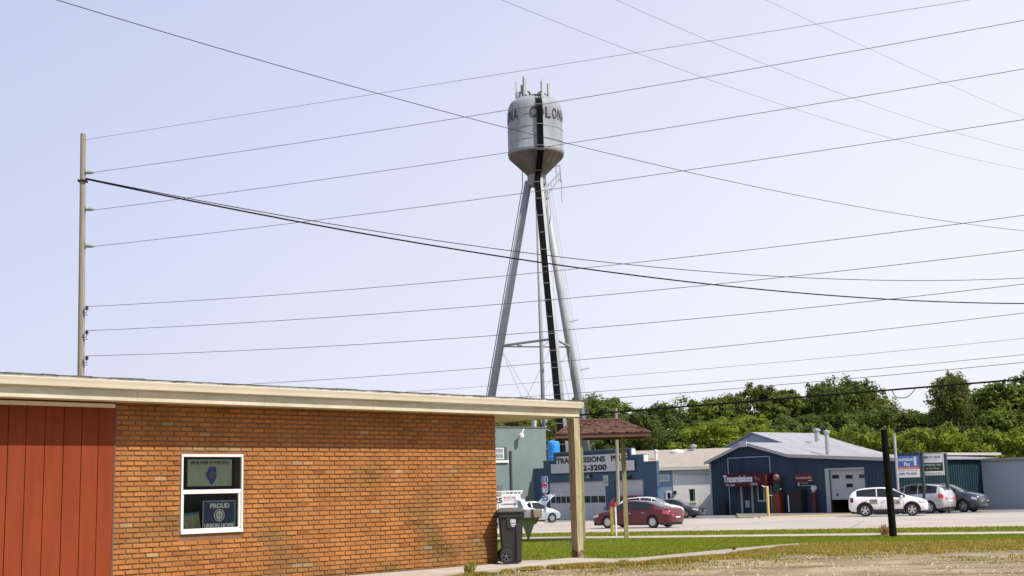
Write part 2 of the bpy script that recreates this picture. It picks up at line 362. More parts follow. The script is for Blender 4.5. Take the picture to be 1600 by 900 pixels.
# mortar backing with the window opening left out
D0 = .012
for (a, b, c, d) in ((XS, WX0, 0, H0), (WX1, XE - .004, 0, H0), (WX0, WX1, 0, WZ0), (WX0, WX1, WZ1, H0)):
    mb.box(a, b, D0, .25, c - (.2 if c == 0 else 0), d)
wall = mb.build('wall', MORT, hall)
ch = .0833; cl = .2423; mb = MB(); k = 0
z = .0
def stain(x, z):
    n = mathutils.noise.noise(Vector((x * .8, z * 1.4, 7)))
    return max(0, n * 2.2 - .25) * (1 if z < .9 else .5) + (.35 * (.35 - z) / .35 if z < .35 else 0)
while z < H0 - .02:
    x = XS + (cl * .5 if k % 2 else 0) - cl; top = min(z + ch - .013, H0)
    zz = z; 
    while x < XE:
        a, b = max(x + .006, XS + .01), min(x + cl - .007, XE); xm = (a + b) / 2
        x += cl
        segs = [(a, b)]
        if zz + ch > WZ0 - .02 and zz < WZ1 - .01:
            segs = []
            if a < WX0 - .02: segs.append((a, min(b, WX0 - .008)))
            if b > WX1 + .02: segs.append((max(a, WX1 + .008), b))
        for a, b in segs:
            if b - a < .03: continue
            q = U_(.91, 1.09); h = U_(-.05, .05); sdn = stain(xm, zz)
            c = (q * (1 + h) * (1 - .55 * sdn), q * (1 - .3 * sdn), q * (1 - h) * (1 - .2 * sdn))
            if rnd() < .035: c = (c[0] * .74, c[1] * .68, c[2] * .7)
            if rnd() < .012: c = (c[0] * 1.05, c[1] * 1.5, c[2] * 2.4)
            if WZ1 - .02 < zz < WZ1 + ch * .9 and WX0 - .1 < xm < WX1 + .1: c = (c[0] * .9, c[1] * 1.2, c[2] * 1.7)
            y0 = -.004 + U_(-.004, .004); e = .006; z0, z1 = zz + U_(0, .004), top - U_(0, .004)
            t1, t2 = U_(-.003, .003), U_(-.003, .003)
            vs = [(a, .02, z0), (b, .02, z0), (b, .02, z1), (a, .02, z1), (a + e, y0 + t1, z0 + e), (b - e, y0 + t2, z0 + e + U_(-.002, .002)), (b - e, y0 - t1, z1 - e), (a + e, y0 - t2, z1 - e + U_(-.002, .002))]
            mb.add(vs, [(4, 5, 6, 7), (0, 1, 5, 4), (1, 2, 6, 5), (2, 3, 7, 6), (3, 0, 4, 7)], c)
    z += ch; k += 1
# bricks returning along the end wall
z = 0.; k = 0
while z < H0 - .02:
    y = .02 - (cl * .5 if k % 2 else 0)
    while y < 3.0:
        a, b = max(y, .022), min(y + cl - .01, 7.9); q = U_(.8, 1.2); y += cl
        if b - a > .03: mb.box(-.02, .006 + U_(-.003, .003), a, b, z, min(z + ch - .012, H0), (q, q, q))
    z += ch; k += 1
bricks = mb.build('brick_facing', BRK, hall)
mb = MB(); mb.box(XS, -.02, 7.7, 7.95, 0, H0); mb.box(-.25, -.008, .25, 7.95, -.2, H0); mb.box(-18, -17.75, .25, 7.95, 0, H0); mb.box(-18, XS - .01, 7.7, 7.95, 0, H0)
mb.build('rear_wall', mat('painted_block', (.4, .2, .1), .9, var=.2), hall)
# dark crevice with plants at the foot, red siding to the left
RED = mat('red_painted_siding', (.215, .042, .014), .75, col2=(.17, .032, .010), vscale=1.1, streak=(3, 3, .5), bump=.15, bscale=8, spec=.15)
mb = MB(); x = XS - .012
mb.box(-18, XS - .05, .03, .25, -.2, H0)
bw = .295
while x > -18:
    bw = U_(.275, .315); q_ = U_(-.003, .003)
    mb.box(x - bw + .012, x, -.012 + q_, .03, .0, H0 - .005)
    for z_ in (.35, 1.2, 2.05, 2.85): mb.box(x - bw / 2 - .006, x - bw / 2 + .006, -.015 + q_, -.0125 + q_, z_, z_ + .012)
    x -= bw
mb.build('siding', RED, hall)
MB().box(XS - .012, XS + .02, -.022, .011, 0, H0 - .1).build('corner_trim', mat('dark_trim', (.12, .06, .05), .8), hall)
MB().box(XS - 3, XS - .02, -.05, -.02, 3.02, 3.085).build('siding_head_trim', mat('cream_trim', (.62, .56, .42), .6), hall)
# window with its frame, sashes, panes and the dark room box behind
mb = MB(); t = .045
mb.box(WX0, WX1, -.02, .05, WZ1 - t, WZ1); mb.box(WX0, WX1, -.03, .05, WZ0, WZ0 + t + .012)
mb.box(WX0, WX0 + t * .8, -.018, .05, WZ0 + t + .014, WZ1 - t - .002); mb.box(WX1 - t * .8, WX1, -.018, .05, WZ0 + t + .014, WZ1 - t - .002)
zm = FB.pl(330, 768)[1]; 
win = mb.build('window', mat('white_vinyl', (.62, .60, .57), .45), hall, bevel=.004)
MB().box(WX0 + .04, WX1 - .04, -.008, .045, zm - .035, zm + .035).box(WX0 + .04, WX0 + .06, .0, .045, WZ0 + .06, zm - .037).box(WX1 - .085, WX1 - .04, .0, .045, WZ0 + .06, zm - .037).box(WX0 + .04, WX1 - .04, .0, .045, WZ0 + .058, WZ0 + .085).build('sash', mat('white_sash', (.62, .60, .57), .45), win, bevel=.003)
MB().box(WX0 + .03, WX1 - .03, .012, .016, zm + .035, WZ1 - t).box(WX0 + .03, WX1 - .03, .022, .026, WZ0 + .06, zm - .035).build('pane', GLASS, win)
mb = MB(); mb.box(WX0 - .3, WX1 + .3, 1.2, 1.25, .4, 2.9); mb.box(WX0 - .3, WX0 - .25, .25, 1.2, .4, 2.9); mb.box(WX1 + .25, WX1 + .3, .25, 1.2, .4, 2.9); mb.box(WX0 - .3, WX1 + .3, .25, 1.2, .35, .4); mb.box(WX0 - .3, WX1 + .3, .25, 1.2, 2.85, 2.9)
mb.build('room_wall', mat('dim_interior', (.03, .03, .028), .9), hall)
def rectpl(fr, x0, y0, x1, y1, dp=0):
    a = fr.pl(x0, (y0 + y1) / 2, dp); b = fr.pl(x1, (y0 + y1) / 2, dp); c = fr.pl((x0 + x1) / 2, y0, dp); d = fr.pl((x0 + x1) / 2, y1, dp); return a[0], b[0], d[1], c[1]
# posters in the window
def place(name, label, cat, fr, x, y, z, group=None): return thing(name, label, cat, fr.w(x, y, z), fr.a, group)
a, b, c, d = rectpl(FB, 293, 717.5, 362, 759.5, .06)
P = place('poster', 'grey hashtag poster with a blue state outline, in the upper half of the window', 'poster', FB, (a + b) / 2, .06, c); hw, ph = (b - a) / 2, d - c
MB().box(-hw, hw, 0, .006, 0, ph).build('sheet', mat('poster_grey', (.36, .37, .29), .7, col2=(.27, .28, .21), vscale=2), P)
addtext(MB(), '#RAUNER IS WRONG', -hw * .88, hw * .88, ph * .79, ph * .94, -.003, .04).build('lettering', mat('poster_ink', (.05, .045, .04), .7), P)
ill = [(-.02, .97), (.45, .97), (.52, .75), (.55, .45), (.48, .25), (.36, .1), (.2, -.02), (.02, .0), (-.02, .14), (-.2, .28), (-.33, .5), (-.36, .6), (-.2, .72), (-.12, .86)]
MB().prism([(x * hw * .55 + .0, ph * .08 + z * ph * .66) for x, z in ill], -.0035, -.001).build('state_outline', mat('poster_blue', (.02, .035, .24), .7), P)
hd = [(.18 + .20 * math.cos(k_ * .449), .52 + .22 * math.sin(k_ * .449)) for k_ in range(14)]
MB().prism([(x * hw * .55, ph * .08 + z * ph * .66) for x, z in hd], -.0055, -.004).build('pale_spot', mat('poster_spot', (.16, .16, .15), .8, col2=(.05, .05, .05), vscale=14), P)
a, b, c, d = rectpl(FB, 316.5, 782, 368, 828, .06)
P = place('union_sign', 'navy sign reading PROUD UNION HOME, in the lower half of the window', 'sign', FB, (a + b) / 2, .06, c); hw, ph = (b - a) / 2, d - c
MB().box(-hw, hw, 0, .006, 0, ph).build('border', mat('sign_border_grey', (.25, .27, .28), .7), P)
MB().box(-hw + .025, hw - .025, -.002, -.0005, .02, ph - .02).build('field', mat('sign_navy', (.02, .035, .12), .6), P)
LT = mat('sign_letter_grey', (.62, .64, .63), .6)
lines(P, LT, ('PROUD', -hw * .56, hw * .62, ph * .74, ph * .91, -.004, .05), ('UNION HOME', -hw * .9, hw * .9, ph * .07, ph * .23, -.004, .05))
mb = MB()
for r0, r1 in ((.105, .09),):
    vs = []
    for j in range(28):
        for r in (r0, r1): vs.append((math.cos(j * math.tau / 28) * r, -.004, ph * .5 + math.sin(j * math.tau / 28) * r))
    mb.add(vs, [(2 * j, 2 * ((j + 1) % 28), 2 * ((j + 1) % 28) + 1, 2 * j + 1) for j in range(28)])
for j in range(8):
    an = j * math.tau / 8; cx, cz = math.cos(an) * .052, ph * .5 + math.sin(an) * .052
    mb.box(cx - .017, cx + .017, -.0045, -.0035, cz - .024, cz + .024)
mb.box(-.012, .012, -.0046, -.0034, ph * .5 - .08, ph * .5 + .08)
mb.build('emblem', LT, P)
a, b, c, d = rectpl(FB, 284, 797, 314.5, 830, .06)
P = place('folded_banner', 'rumpled cream and teal cloth behind the glass, left of the navy sign', 'cloth', FB, a, .07, c + .01)
mb = MB(); vs = []
n_ = 16
for i in range(n_ + 1):
    for j in range(9): vs.append(((b - a) * i / n_, .03 * math.sin(i * 1.1 + j * .4) + .03, (d - c) * (j / 8) * (.80 + .1 * i / n_)))
mb.add(vs, [(i * 9 + j, (i + 1) * 9 + j, (i + 1) * 9 + j + 1, i * 9 + j + 1) for i in range(n_) for j in range(8)])
mb.m = [1 if (j in (0, 7)) else 0 for i in range(n_) for j in range(8)]
mb.build('cloth', [mat('cream_cloth', (.30, .28, .20), .9, col2=(.2, .19, .14), vscale=5), mat('teal_cloth', (.02, .16, .22), .8)], P, smooth=True)
# roof: fascia, gutter, soffit, shingled slope
CREAM = mat('cream_fascia_paint', (.56, .52, .41), .5, col2=(.42, .39, .27), vscale=1.1, streak=(1.3, 1, 5))
GUT = mat('cream_gutter', (.62, .56, .44), .4, var=.06, vscale=1)
RX = FB.pl(905, 635, -.55)[0]; RX0 = -18.4; OV = -.55; RD = 8.5
SH = mat('dark_asphalt_shingles', (.06, .055, .05), .9, col2=(.10, .09, .08), vscale=6, bump=.6, bscale=20)
mb = MB(); mb.box(RX0, RX, OV + .03, RD, 3.115, 3.135); soff = mb.build('soffit', mat('soffit_cream', (.62, .54, .36), .7, var=.05), hall)
mb = MB(); 
for x in frange(RX0, RX, 2.44): mb.box(x, min(x + 2.436, RX), OV, OV + .028, 3.10, 3.27)
mb.box(RX - .028, RX, OV + .03, RD, 3.10, 3.40)
mb.build('fascia', CREAM, hall)
mb = MB()
gpro = [(OV - .012, 3.272), (OV - .10, 3.285), (OV - .115, 3.34), (OV - .135, 3.395), (OV - .135, 3.41), (OV - .12, 3.41), (OV - .10, 3.30), (OV - .005, 3.30), (OV - .005, 3.272)]
mb.add([(x, y, z) for x in (RX0, RX + .01) for y, z in gpro], [(i, (i + 1) % 9, (i + 1) % 9 + 9, i + 9) for i in range(9)] + [tuple(range(9)), tuple(range(17, 8, -1))])
mb.box(RX - .0, RX + .012, OV - .13, OV - .005, 3.275, 3.41)
mb.build('gutter', GUT, hall)
mb = MB()
rz = 3.40; pitch = .10
prof = [(OV - .06, rz), (OV - .06, rz + .035), (3.9, rz + .035 + pitch * 4.5), (RD, rz + .035), (RD, rz), (3.9, rz + pitch * 4.5)]
mb.add([(x, y, z) for x in (RX0, RX + .05) for y, z in prof], [(i, (i + 1) % 6, (i + 1) % 6 + 6, i + 6) for i in range(6)] + [tuple(range(6)), tuple(range(11, 5, -1))])
roof = mb.build('roof', SH, hall)
mb = MB(); x = RX0
while x < RX:
    wd = U_(.24, .34); mb.box(x, x + wd - .02, OV - .085 + U_(-.01, .01), OV + .3, rz + .036, rz + .05 + U_(0, .012)); x += wd
mb.build('shingle_edge', mat('shingle_tabs', (.05, .045, .04), .8, col2=(.09, .085, .08), vscale=5), roof)
MB().box(RX0, RX - .02, OV - .100, OV - .087, rz + .016, rz + .032).build('drip_edge', mat('drip_edge_glints', (.5, .5, .47), .5, col2=(.04, .04, .04), vscale=3.2), roof)  # dotted glints along the roof edge, put into the strip's pale and dark colour
# porch post
POSTM = mat('peeling_cream_post', (.40, .345, .215), .85, col2=(.20, .16, .09), vscale=2.6, streak=(6, 6, .8), bump=.35, bscale=14)
px_ = FB.pl(903, 873)[0]
mb = MB(); mb.box(px_ - .095, px_ + .095, -.095, .095, .16, 3.112); mb.build('porch_post', POSTM, hall, bevel=.008)
mb = MB()
mb.add([(px_ + sx * (.088 + .02 * rnd()), sy * (.088 + .02 * rnd()), z) for z in (-.1, .08, .2) for sx, sy in ((-1, -1), (1, -1), (1, 1), (-1, 1))], [(4 * k_ + i, 4 * k_ + (i + 1) % 4, 4 * k_ + 4 + (i + 1) % 4, 4 * k_ + 4 + i) for k_ in range(2) for i in range(4)] + [(8, 9, 10, 11)])
mb.build('post_foot', mat('rotten_wood', (.06, .035, .02), .9, col2=(.25, .18, .10), vscale=9), hall)

# slab edge beside the wall
mb = MB(); mb.box(-18, 2.2, -1.3, -.088, -.1, .045)
o = mb.build('foundation_apron', CONC, None); o.location = FB.o; o.rotation_euler = (0, 0, FB.a); struct(o); o.name = 'pavement'
o = MB().box(-10, .0, -.085, -.012, -.1, .052).build('crevice_strip', mat('crevice_shade', (.035, .025, .015), .95, col2=(.07, .05, .03), vscale=6)); o.location = FB.o; o.rotation_euler = (0, 0, FB.a); struct(o)  # strip coloured dark to give the shade of the gap at the wall foot
# small weeds at the wall foot
WEED = leafmat('weed_leaves', (.14, .20, .03), (.20, .22, .05), .4)
def weed(pos, h, n, label, col=(1, 1, 1), m=WEED, spread=.6):
    mb = MB()
    for i in range(n):
        an = U_(0, 6.28); l = h * U_(.5, 1); sp_ = U_(.1, spread) * h; bx, by = U_(-.2, .2) * h, U_(-.2, .2) * h
        px2, py2 = -math.sin(an) * .012, math.cos(an) * .012; q = U_(.7, 1.2)
        c = (col[0] * q, col[1] * q, col[2] * q)
        mb.add([(bx - px2, by - py2, 0), (bx + px2, by + py2, 0), (bx + math.cos(an) * sp_ * .6 + px2 * 1.4, by + math.sin(an) * sp_ * .6 + py2 * 1.4, l * .7), (bx + math.cos(an) * sp_ * .6 - px2 * 1.4, by + math.sin(an) * sp_ * .6 - py2 * 1.4, l * .7), (bx + math.cos(an) * sp_, by + math.sin(an) * sp_, l)], [(0, 1, 2, 3), (3, 2, 4)], c)
    o = mb.build('weed', m); o.location = pos; tag(o, label, 'weed'); return o
weed(gp(733, 899), .30, 26, 'tall green and yellow weed in the slab joint near the wall corner', (1.3, 1.1, .8))
for i, (x, y, hh, lb) in enumerate(((661, 889, .16, 'small dark weed at the wall foot, farthest left of the three'), (702, 886.5, .12, 'tiny dark weed at the wall foot between two larger ones'), (764, 880, .20, 'dark tangle of weeds at the wall foot beside the wheeled bin'))):
    q = gp(x, y + 1); q.z += .05; q.x += .02; q.y -= .05; weed(q, hh, 50, lb, (.35, .35, .4), spread=1.0)
weed(gp(1383, 838), .55, 60, 'dry pinkish weed at the foot of the black pole', (2.2, .9, 2.2), spread=.8)
weed(gp(1146, 861), .16, 24, 'yellowish weed tuft beside the gravel path', (1.5, 1, .6), spread=1.0)
weed(gp(975, 883), .14, 30, 'dry weed tuft at the edge of the concrete path', (1.6, 1, .6), spread=1.0)

# ------------------------------------------------------------ WHEELED BIN
b0 = gp(799, 884); b0.z = .05
binr = thing('wheelie_bin', 'dark grey wheeled rubbish bin standing beyond the brick corner', 'bin', b0, math.radians(6))
BINM = mat('dark_grey_plastic', (.020, .021, .020), .5, var=.1, vscale=3)
mb = MB()
def frust(mb, x0, x1, y0, y1, z0, X0, X1, Y0, Y1, z1):
    mb.add([(x0, y0, z0), (x1, y0, z0), (x1, y1, z0), (x0, y1, z0), (X0, Y0, z1), (X1, Y0, z1), (X1, Y1, z1), (X0, Y1, z1)], [(3, 2, 1, 0), (4, 5, 6, 7), (0, 1, 5, 4), (1, 2, 6, 5), (2, 3, 7, 6), (3, 0, 4, 7)])
frust(mb, -.20, .22, -.22, .24, .02, -.27, .29, -.27, .32, 1.02)
mb.box(-.295, .315, -.295, .34, .93, 1.03)
mb.box(.10, .225, -.285, -.22, .05, .80)
mb.box(-.12, .05, -.285, -.262, .72, .92)
mb.build('bin_body', BINM, binr, bevel=.012)
mb = MB(); mb.add([(x, y, z) for z, e in ((1.035, .33), (1.075, .335), (1.13, .22)) for x, y in ((-e + .01, -e), (e + .02, -e), (e + .02, e + .04), (-e + .01, e + .04))], [(4 * k_ + i, 4 * k_ + (i + 1) % 4, 4 * k_ + 4 + (i + 1) % 4, 4 * k_ + 4 + i) for k_ in range(2) for i in range(4)] + [(3, 2, 1, 0), (8, 9, 10, 11)])
mb.build('bin_lid', mat('faded_grey_lid', (.085, .083, .078), .5, var=.1), binr, bevel=.012)
def wheelmesh(mb, c, r, wdt, n=28, axis='y', tyre=True):
    prof = [(r * .62, -wdt / 2), (r * .93, -wdt / 2), (r, -wdt * .35), (r, wdt * .35), (r * .93, wdt / 2), (r * .62, wdt / 2)]
    vs = [(c[0] + q * math.cos(j * math.tau / n), c[1] + y, c[2] + q * math.sin(j * math.tau / n)) for q, y in prof for j in range(n)]
    mb.add(vs, [(i * n + j, i * n + (j + 1) % n, (i + 1) * n + (j + 1) % n, (i + 1) * n + j) for i in range(5) for j in range(n)])
    return mb
def rimmesh(mb, c, r, wdt, side, spokes=5, n=28, sw=.13, depth=.03):
    y = c[1] + side * (wdt / 2 - .012)
    ring = lambda q, yy: [(c[0] + q * math.cos(j * math.tau / n), yy, c[2] + q * math.sin(j * math.tau / n)) for j in range(n)]
    b = ring(r * .66, y) + ring(r * .56, y) + ring(r * .56, y - side * depth * 2)
    mb.add(b, [(i * n + j, i * n + (j + 1) % n, (i + 1) * n + (j + 1) % n, (i + 1) * n + j) for i in range(2) for j in range(n)])
    for k_ in range(spokes):
        an = k_ * math.tau / spokes + .3; ca, sa = math.cos(an), math.sin(an)
        for q0, q1, w0, w1 in ((.05, .6, sw * .8, sw),):
            pts = []
            for q, ww in ((q0 * r, w0 * r), (q1 * r, w1 * r)):
                for s_ in (-1, 1): pts.append((c[0] + ca * q - sa * ww * s_, c[2] + sa * q + ca * ww * s_))
            p = [pts[0], pts[1], pts[3], pts[2]]
            mb.add([(x, yy, z_) for yy in (y - side * .004, y - side * depth) for x, z_ in p], [(0, 1, 2, 3), (7, 6, 5, 4), (0, 4, 5, 1), (1, 5, 6, 2), (2, 6, 7, 3), (3, 7, 4, 0)])
    cc = [(c[0] + q * math.cos(j * math.tau / 14), y + side * .002, c[2] + q * math.sin(j * math.tau / 14)) for q in (r * .17,) for j in range(14)]
    mb.add(cc, [tuple(range(14))])
    return mb
wh = wheelmesh(MB(), (-.145, -.30, .155), .155, .06).build('wheel', RUBBER, binr); rimmesh(MB(), (-.145, -.30, .155), .155, .06, -1, 5, sw=.07).build('rim', mat('grey_plastic_hub', (.12, .12, .12), .5), wh)
wh = wheelmesh(MB(), (-.145, .33, .155), .155, .06).build('wheel', RUBBER, binr)
mb = MB(); mb.box(-.03, .10, -.294, -.291, .82, .90).box(-.02, .10, -.294, -.291, .775, .81); mb.box(-.0, .075, -.294, -.291, .745, .765)
mb.build('sticker', mat('pale_sticker', (.55, .57, .58), .6, col2=(.3, .31, .32), vscale=30), binr)
MB().tube([(-.32, -.2, .98), (-.37, -.2, 1.0), (-.37, .25, 1.0), (-.32, .25, .98)], .014, 6).build('handle', BINM, binr)

binr.scale = (.86, .9, 1.0)
# ------------------------------------------------------------ MAILBOXES
m0 = gp(825, 845); S = m0.y / F
mlb = thing('mailbox_stand', 'pair of mailboxes on a green triangular wooden stand by the lawn', 'mailbox', m0, 0)
def mz(py): return 1.5 + (768 - py) * S - m0.z + .0
def mxx(px): return (px - 825) * S
GRN = mat('faded_green_board', (.16, .19, .08), .8, var=.15, vscale=4)
MB().prism([(mxx(815) - .05, mz(807)), (mxx(825), mz(840)), (mxx(827), mz(840)), (mxx(839), mz(807))], -.05, .05).build('bracket', GRN, mlb)
MB().box(-.035, .04, -.04, .04, -.1, mz(828)).build('stand_leg', mat('brown_post', (.20, .13, .07), .8), mlb)
MB().box(mxx(804), mxx(846), -.18, .18, mz(808.5), mz(807)).build('shelf', GRN, mlb)
def mbox(name, x0, x1, m, mdoor, rz=0):
    r = (mz(795) - mz(807)) * .5
    prof = [(-.15, 0), (.15, 0), (.15, r * 1.1)] + [(math.cos(t_ * math.pi / 8) * .15, r * 1.1 + math.sin(t_ * math.pi / 8) * r * .9) for t_ in range(1, 8)] + [(-.15, r * 1.1)]
    z0 = mz(807) + .005; n = len(prof)
    mb = MB(); mb.add([(x, y, z0 + z_) for x in (x0, x1) for y, z_ in prof], [tuple(range(n - 1, -1, -1)), tuple(range(n, 2 * n))] + [(i, (i + 1) % n, (i + 1) % n + n, i + n) for i in range(n)])
    o = mb.build('mailbox', m, mlb)
    mb = MB(); mb.add([(x, y * 1.03, z0 + z_ * 1.02) for x in (x0 - (.13 if name == 'b' else .02), x0 - .004) for y, z_ in prof], [tuple(range(n - 1, -1, -1)), tuple(range(n, 2 * n))] + [(i, (i + 1) % n, (i + 1) % n + n, i + n) for i in range(n)])
    mb.build('mailbox_door', mdoor, o); return o
o = mbox('a', mxx(814), mxx(832), mat('white_metal', (.72, .70, .68), .4), mat('grey_mailbox_door', (.30, .31, .32), .5)); o['label'] = 'white mailbox with a grey door'
o = mbox('b', mxx(835), mxx(848), mat('tan_metal', (.78, .64, .42), .6, var=.15), mat('brown_mailbox_door', (.22, .09, .04), .6)); o['label'] = 'tan mailbox with a brown door'

# ------------------------------------------------------------ SHINGLED SHELTER
sA, sB = gp(912, 848), gp(979, 842.5)
cx, cy = (sA.x + sB.x) / 2, (sA.y + sB.y) / 2; Ys = cy
shl = thing('roofed_shelter', 'small brown shingled roof on two tall wooden posts standing on the lawn', 'shelter', (cx, cy, g(cy)), 0)
def loc(px, py, Y=Ys): v = atY(px, py, Y); return v.x - cx, v.z - g(cy)
BRN = mat('brown_shingles', (.082, .038, .026), .85, col2=(.125, .060, .042), vscale=5, bump=.5, bscale=20)
BRF = mat('brown_fascia', (.13, .06, .042), .7, var=.1)
SPOST = mat('greenish_treated_wood', (.30, .27, .12), .85, col2=(.22, .20, .09), vscale=3, streak=(6, 6, .8))
e0 = loc(866, 684)[0]; e1 = loc(1012, 682)[0]; ez = loc(940, 684)[1]; r0 = loc(894, 657)[0]; r1 = loc(971, 657)[0]; rz_ = loc(935, 657)[1]; ew = 1.55
for p_, sgn in ((sA, 0), (sB, 1)):
    dy = p_.y - cy
    mb = MB(); hh = .085; top = ez + .1
    mb.box(p_.x - cx - hh, p_.x - cx + hh, dy - hh, dy + hh, g(p_.y) - g(cy) - .1, top); mb.build('post', SPOST, shl, bevel=.01)
mb = MB()
rows = 9
def hip(t): return (e0 + (r0 - e0) * t, e1 + (r1 - e1) * t, ew * (1 - t), ez + .13 + (rz_ - ez - .13) * t)
for k_ in range(rows):      # stepped courses of shingles
    t0_, t1_ = k_ / rows, (k_ + 1) / rows
    a0, b0_, w0, z0 = hip(t0_); a1, b1_, w1, z1 = hip(t1_); z0 += .02; z1_ = z1 - .015
    vs = [(a0, -w0, z0), (b0_, -w0, z0), (b0_, w0, z0), (a0, w0, z0), (a1, -w1, z1), (b1_, -w1, z1), (b1_, w1, z1), (a1, w1, z1)]
    mb.add(vs, [(0, 1, 5, 4), (1, 2, 6, 5), (2, 3, 7, 6), (3, 0, 4, 7)])
    vs2 = [(x, y, z_ - .045) for x, y, z_ in vs[:4]] + vs[:4]; mb.add(vs2, [(0, 1, 5, 4), (1, 2, 6, 5), (2, 3, 7, 6), (3, 0, 4, 7), (3, 2, 1, 0)])
    for i in range(26):      # uneven tabs
        x = U_(a0, b0_ - .15); mb.box(x, x + U_(.08, .14), -w0 - .008, -w0 + .04, z0 - .03, z0 + .010)
mb.tube([(r0, 0, rz_ + .02), (r1, 0, rz_ + .02)], .05, 6)
mb.build('roof', BRN, shl)
mb = MB(); mb.box(e0 + .03, e1 - .03, -ew + .03, -ew + .08, ez - .03, ez + .11); mb.box(e0 + .03, e1 - .03, ew - .08, ew - .03, ez - .03, ez + .11); mb.box(e0 + .03, e0 + .08, -ew + .082, ew - .082, ez - .03, ez + .11); mb.box(e1 - .08, e1 - .03, -ew + .082, ew - .082, ez - .03, ez + .11)
mb.box(e0 + .082, e1 - .082, -ew + .082, ew - .082, ez + .06, ez + .08)
mb.build('fascia', BRF, shl)

# ------------------------------------------------------------ small posts near the shelter
p = gp(957, 838); hh = (838 - 795) / F * p.y
o = MB().box(-.07, .07, -.07, .07, -.2, hh - .02).add([(-.07, -.07, hh - .02), (.07, -.07, hh - .02), (.07, .07, hh + .04), (-.07, .07, hh + .04)], [(0, 1, 2, 3), (0, 3, 2, 1)]).build('bollard', mat('yellow_stained_post', (.42, .29, .05), .8, col2=(.30, .21, .06), vscale=4), None, bevel=.01)
o.location = p; tag(o, 'short yellow wooden post just left of the thin white marker post', 'post')
p = gp(963, 838.5); mk = thing('marker_post', 'thin white marker post with a red top beside the yellow post', 'post', p)
hh = 52 / F * p.y; MB().tube([(0, 0, -.2), (0, 0, hh - .2)], .045, 8).build('post', WHITE, mk); MB().tube([(0, 0, hh - .2), (0, 0, hh)], .05, 8).build('cap', mat('red_cap', (.55, .05, .03), .5), mk)

# ------------------------------------------------------------ black stub pole at the sidewalk
p = gp(1396, 840.5); q = atY(1381, 671, p.y)
mb = MB(); mb.tube([(0, 0, -.3), (0, 0, 0), tuple((q - p) * .5), tuple(q - p)], [.135, .135, .13, .12], 14)
blk = mb.build('stub_pole', mat('black_creosote_wood', (.004, .004, .0035), .9, col2=(.009, .008, .006), vscale=3, streak=(8, 8, 1), spec=.1), None, smooth=False); blk.location = p
tag(blk, 'short black leaning pole standing between lawn and sidewalk in front of the white car', 'pole')

# ------------------------------------------------------------ TRANSMISSION SHOP (stepped blue facade)
o_ = atY(835, 770, 103); o_.z = g(98)
FS = Frame(o_, -math.radians(52))
shop = thing('repair_shop', 'blue repair shop with a stepped parapet and a wide TRANSMISSIONS PLUS sign', 'building', FS.o, FS.a)
BLUE = mat('blue_block_paint', (.045, .095, .155), .7, col2=(.038, .078, .13), vscale=.7, bump=.2, bscale=10)
def px_(fr, px, py=760): return fr.pl(px, py)[0]
def pz_(fr, px, py): return fr.pl(px, py)[1]
xs_ = [px_(FS, v, 725) for v in (835, 849, 865, 987, 1006, 1025.5)]
zL1 = pz_(FS, 842, 733); zL2 = pz_(FS, 856, 721); zT = (pz_(FS, 865, 709) + pz_(FS, 987, 700.7)) / 2; zR2 = pz_(FS, 997, 711.4); zR3 = pz_(FS, 1015, 722)
d1a, d1b_ = px_(FS, 856), px_(FS, 892); d2a, d2b = px_(FS, 895.5), px_(FS, 946); d3a, d3b = px_(FS, 960), px_(FS, 1005)
dz = pz_(FS, 920, 752)
outl = [(0, zL1), (xs_[1], zL1), (xs_[1], zL2), (xs_[2], zL2), (xs_[2], zT), (xs_[3], zT), (xs_[3], zR2), (xs_[4], zR2), (xs_[4], zR3), (xs_[5], zR3)]
mb = MB()
mb.prism([(0, dz), (xs_[5], dz), (xs_[5], zR3), (xs_[4], zR3), (xs_[4], zR2), (xs_[3], zR2), (xs_[3], zT), (xs_[2], zT), (xs_[2], zL2), (xs_[1], zL2), (xs_[1], zL1), (0, zL1)], 0, .25)
for a, b in ((0, d1a), (d1b_, d2a), (d2b, d3a), (d3b, xs_[5])): mb.box(a, b, 0, .25, -.4, dz)
mb.build('front_wall', BLUE, shop)
skx = -math.sin(math.radians(52)) + .085   # the party wall follows the skewed plot line
MB().slab([(xs_[5] - .25, .252), (xs_[5] - .002, .252), (xs_[5] - 10.9, 9.0), (xs_[5] - 11.15, 9.0)], -.4, zR3 - .15).build('side_wall', BLUE, shop)
MB().box(0.0, .25, .252, 9, -.4, zL1 - .1).build('side_wall', BLUE, shop)
MB().slab([(.26, .26), (xs_[5] - .28, .26), (xs_[5] - 11.2, 8.9), (.26, 8.9)], zR3 - .8, zR3 - .7).build('roof', mat('flat_roof_grey', (.30, .29, .28), .9, var=.1), shop)
TRM = mat('white_parapet_trim', (.66, .67, .68), .5)
mb = MB()
for (x0, x1, z_) in ((0, xs_[1], zL1), (xs_[1], xs_[2], zL2), (xs_[2], xs_[3], zT), (xs_[3], xs_[4], zR2), (xs_[4], xs_[5], zR3)): mb.box(x0 - .03, x1 + .03, -.05, .3, z_ + .002, z_ + .07)
mb.build('parapet_cap', mat('grey_cap', (.12, .17, .22), .6), shop)
MB().box(xs_[3], xs_[3] + .12, -.04, .3, zR2 + .075, zT - .005).build('parapet_end_trim', TRM, shop)
MB().box(xs_[4], xs_[4] + .12, -.04, .3, zR3 + .075, zR2 - .005).build('parapet_end_trim', TRM, shop)
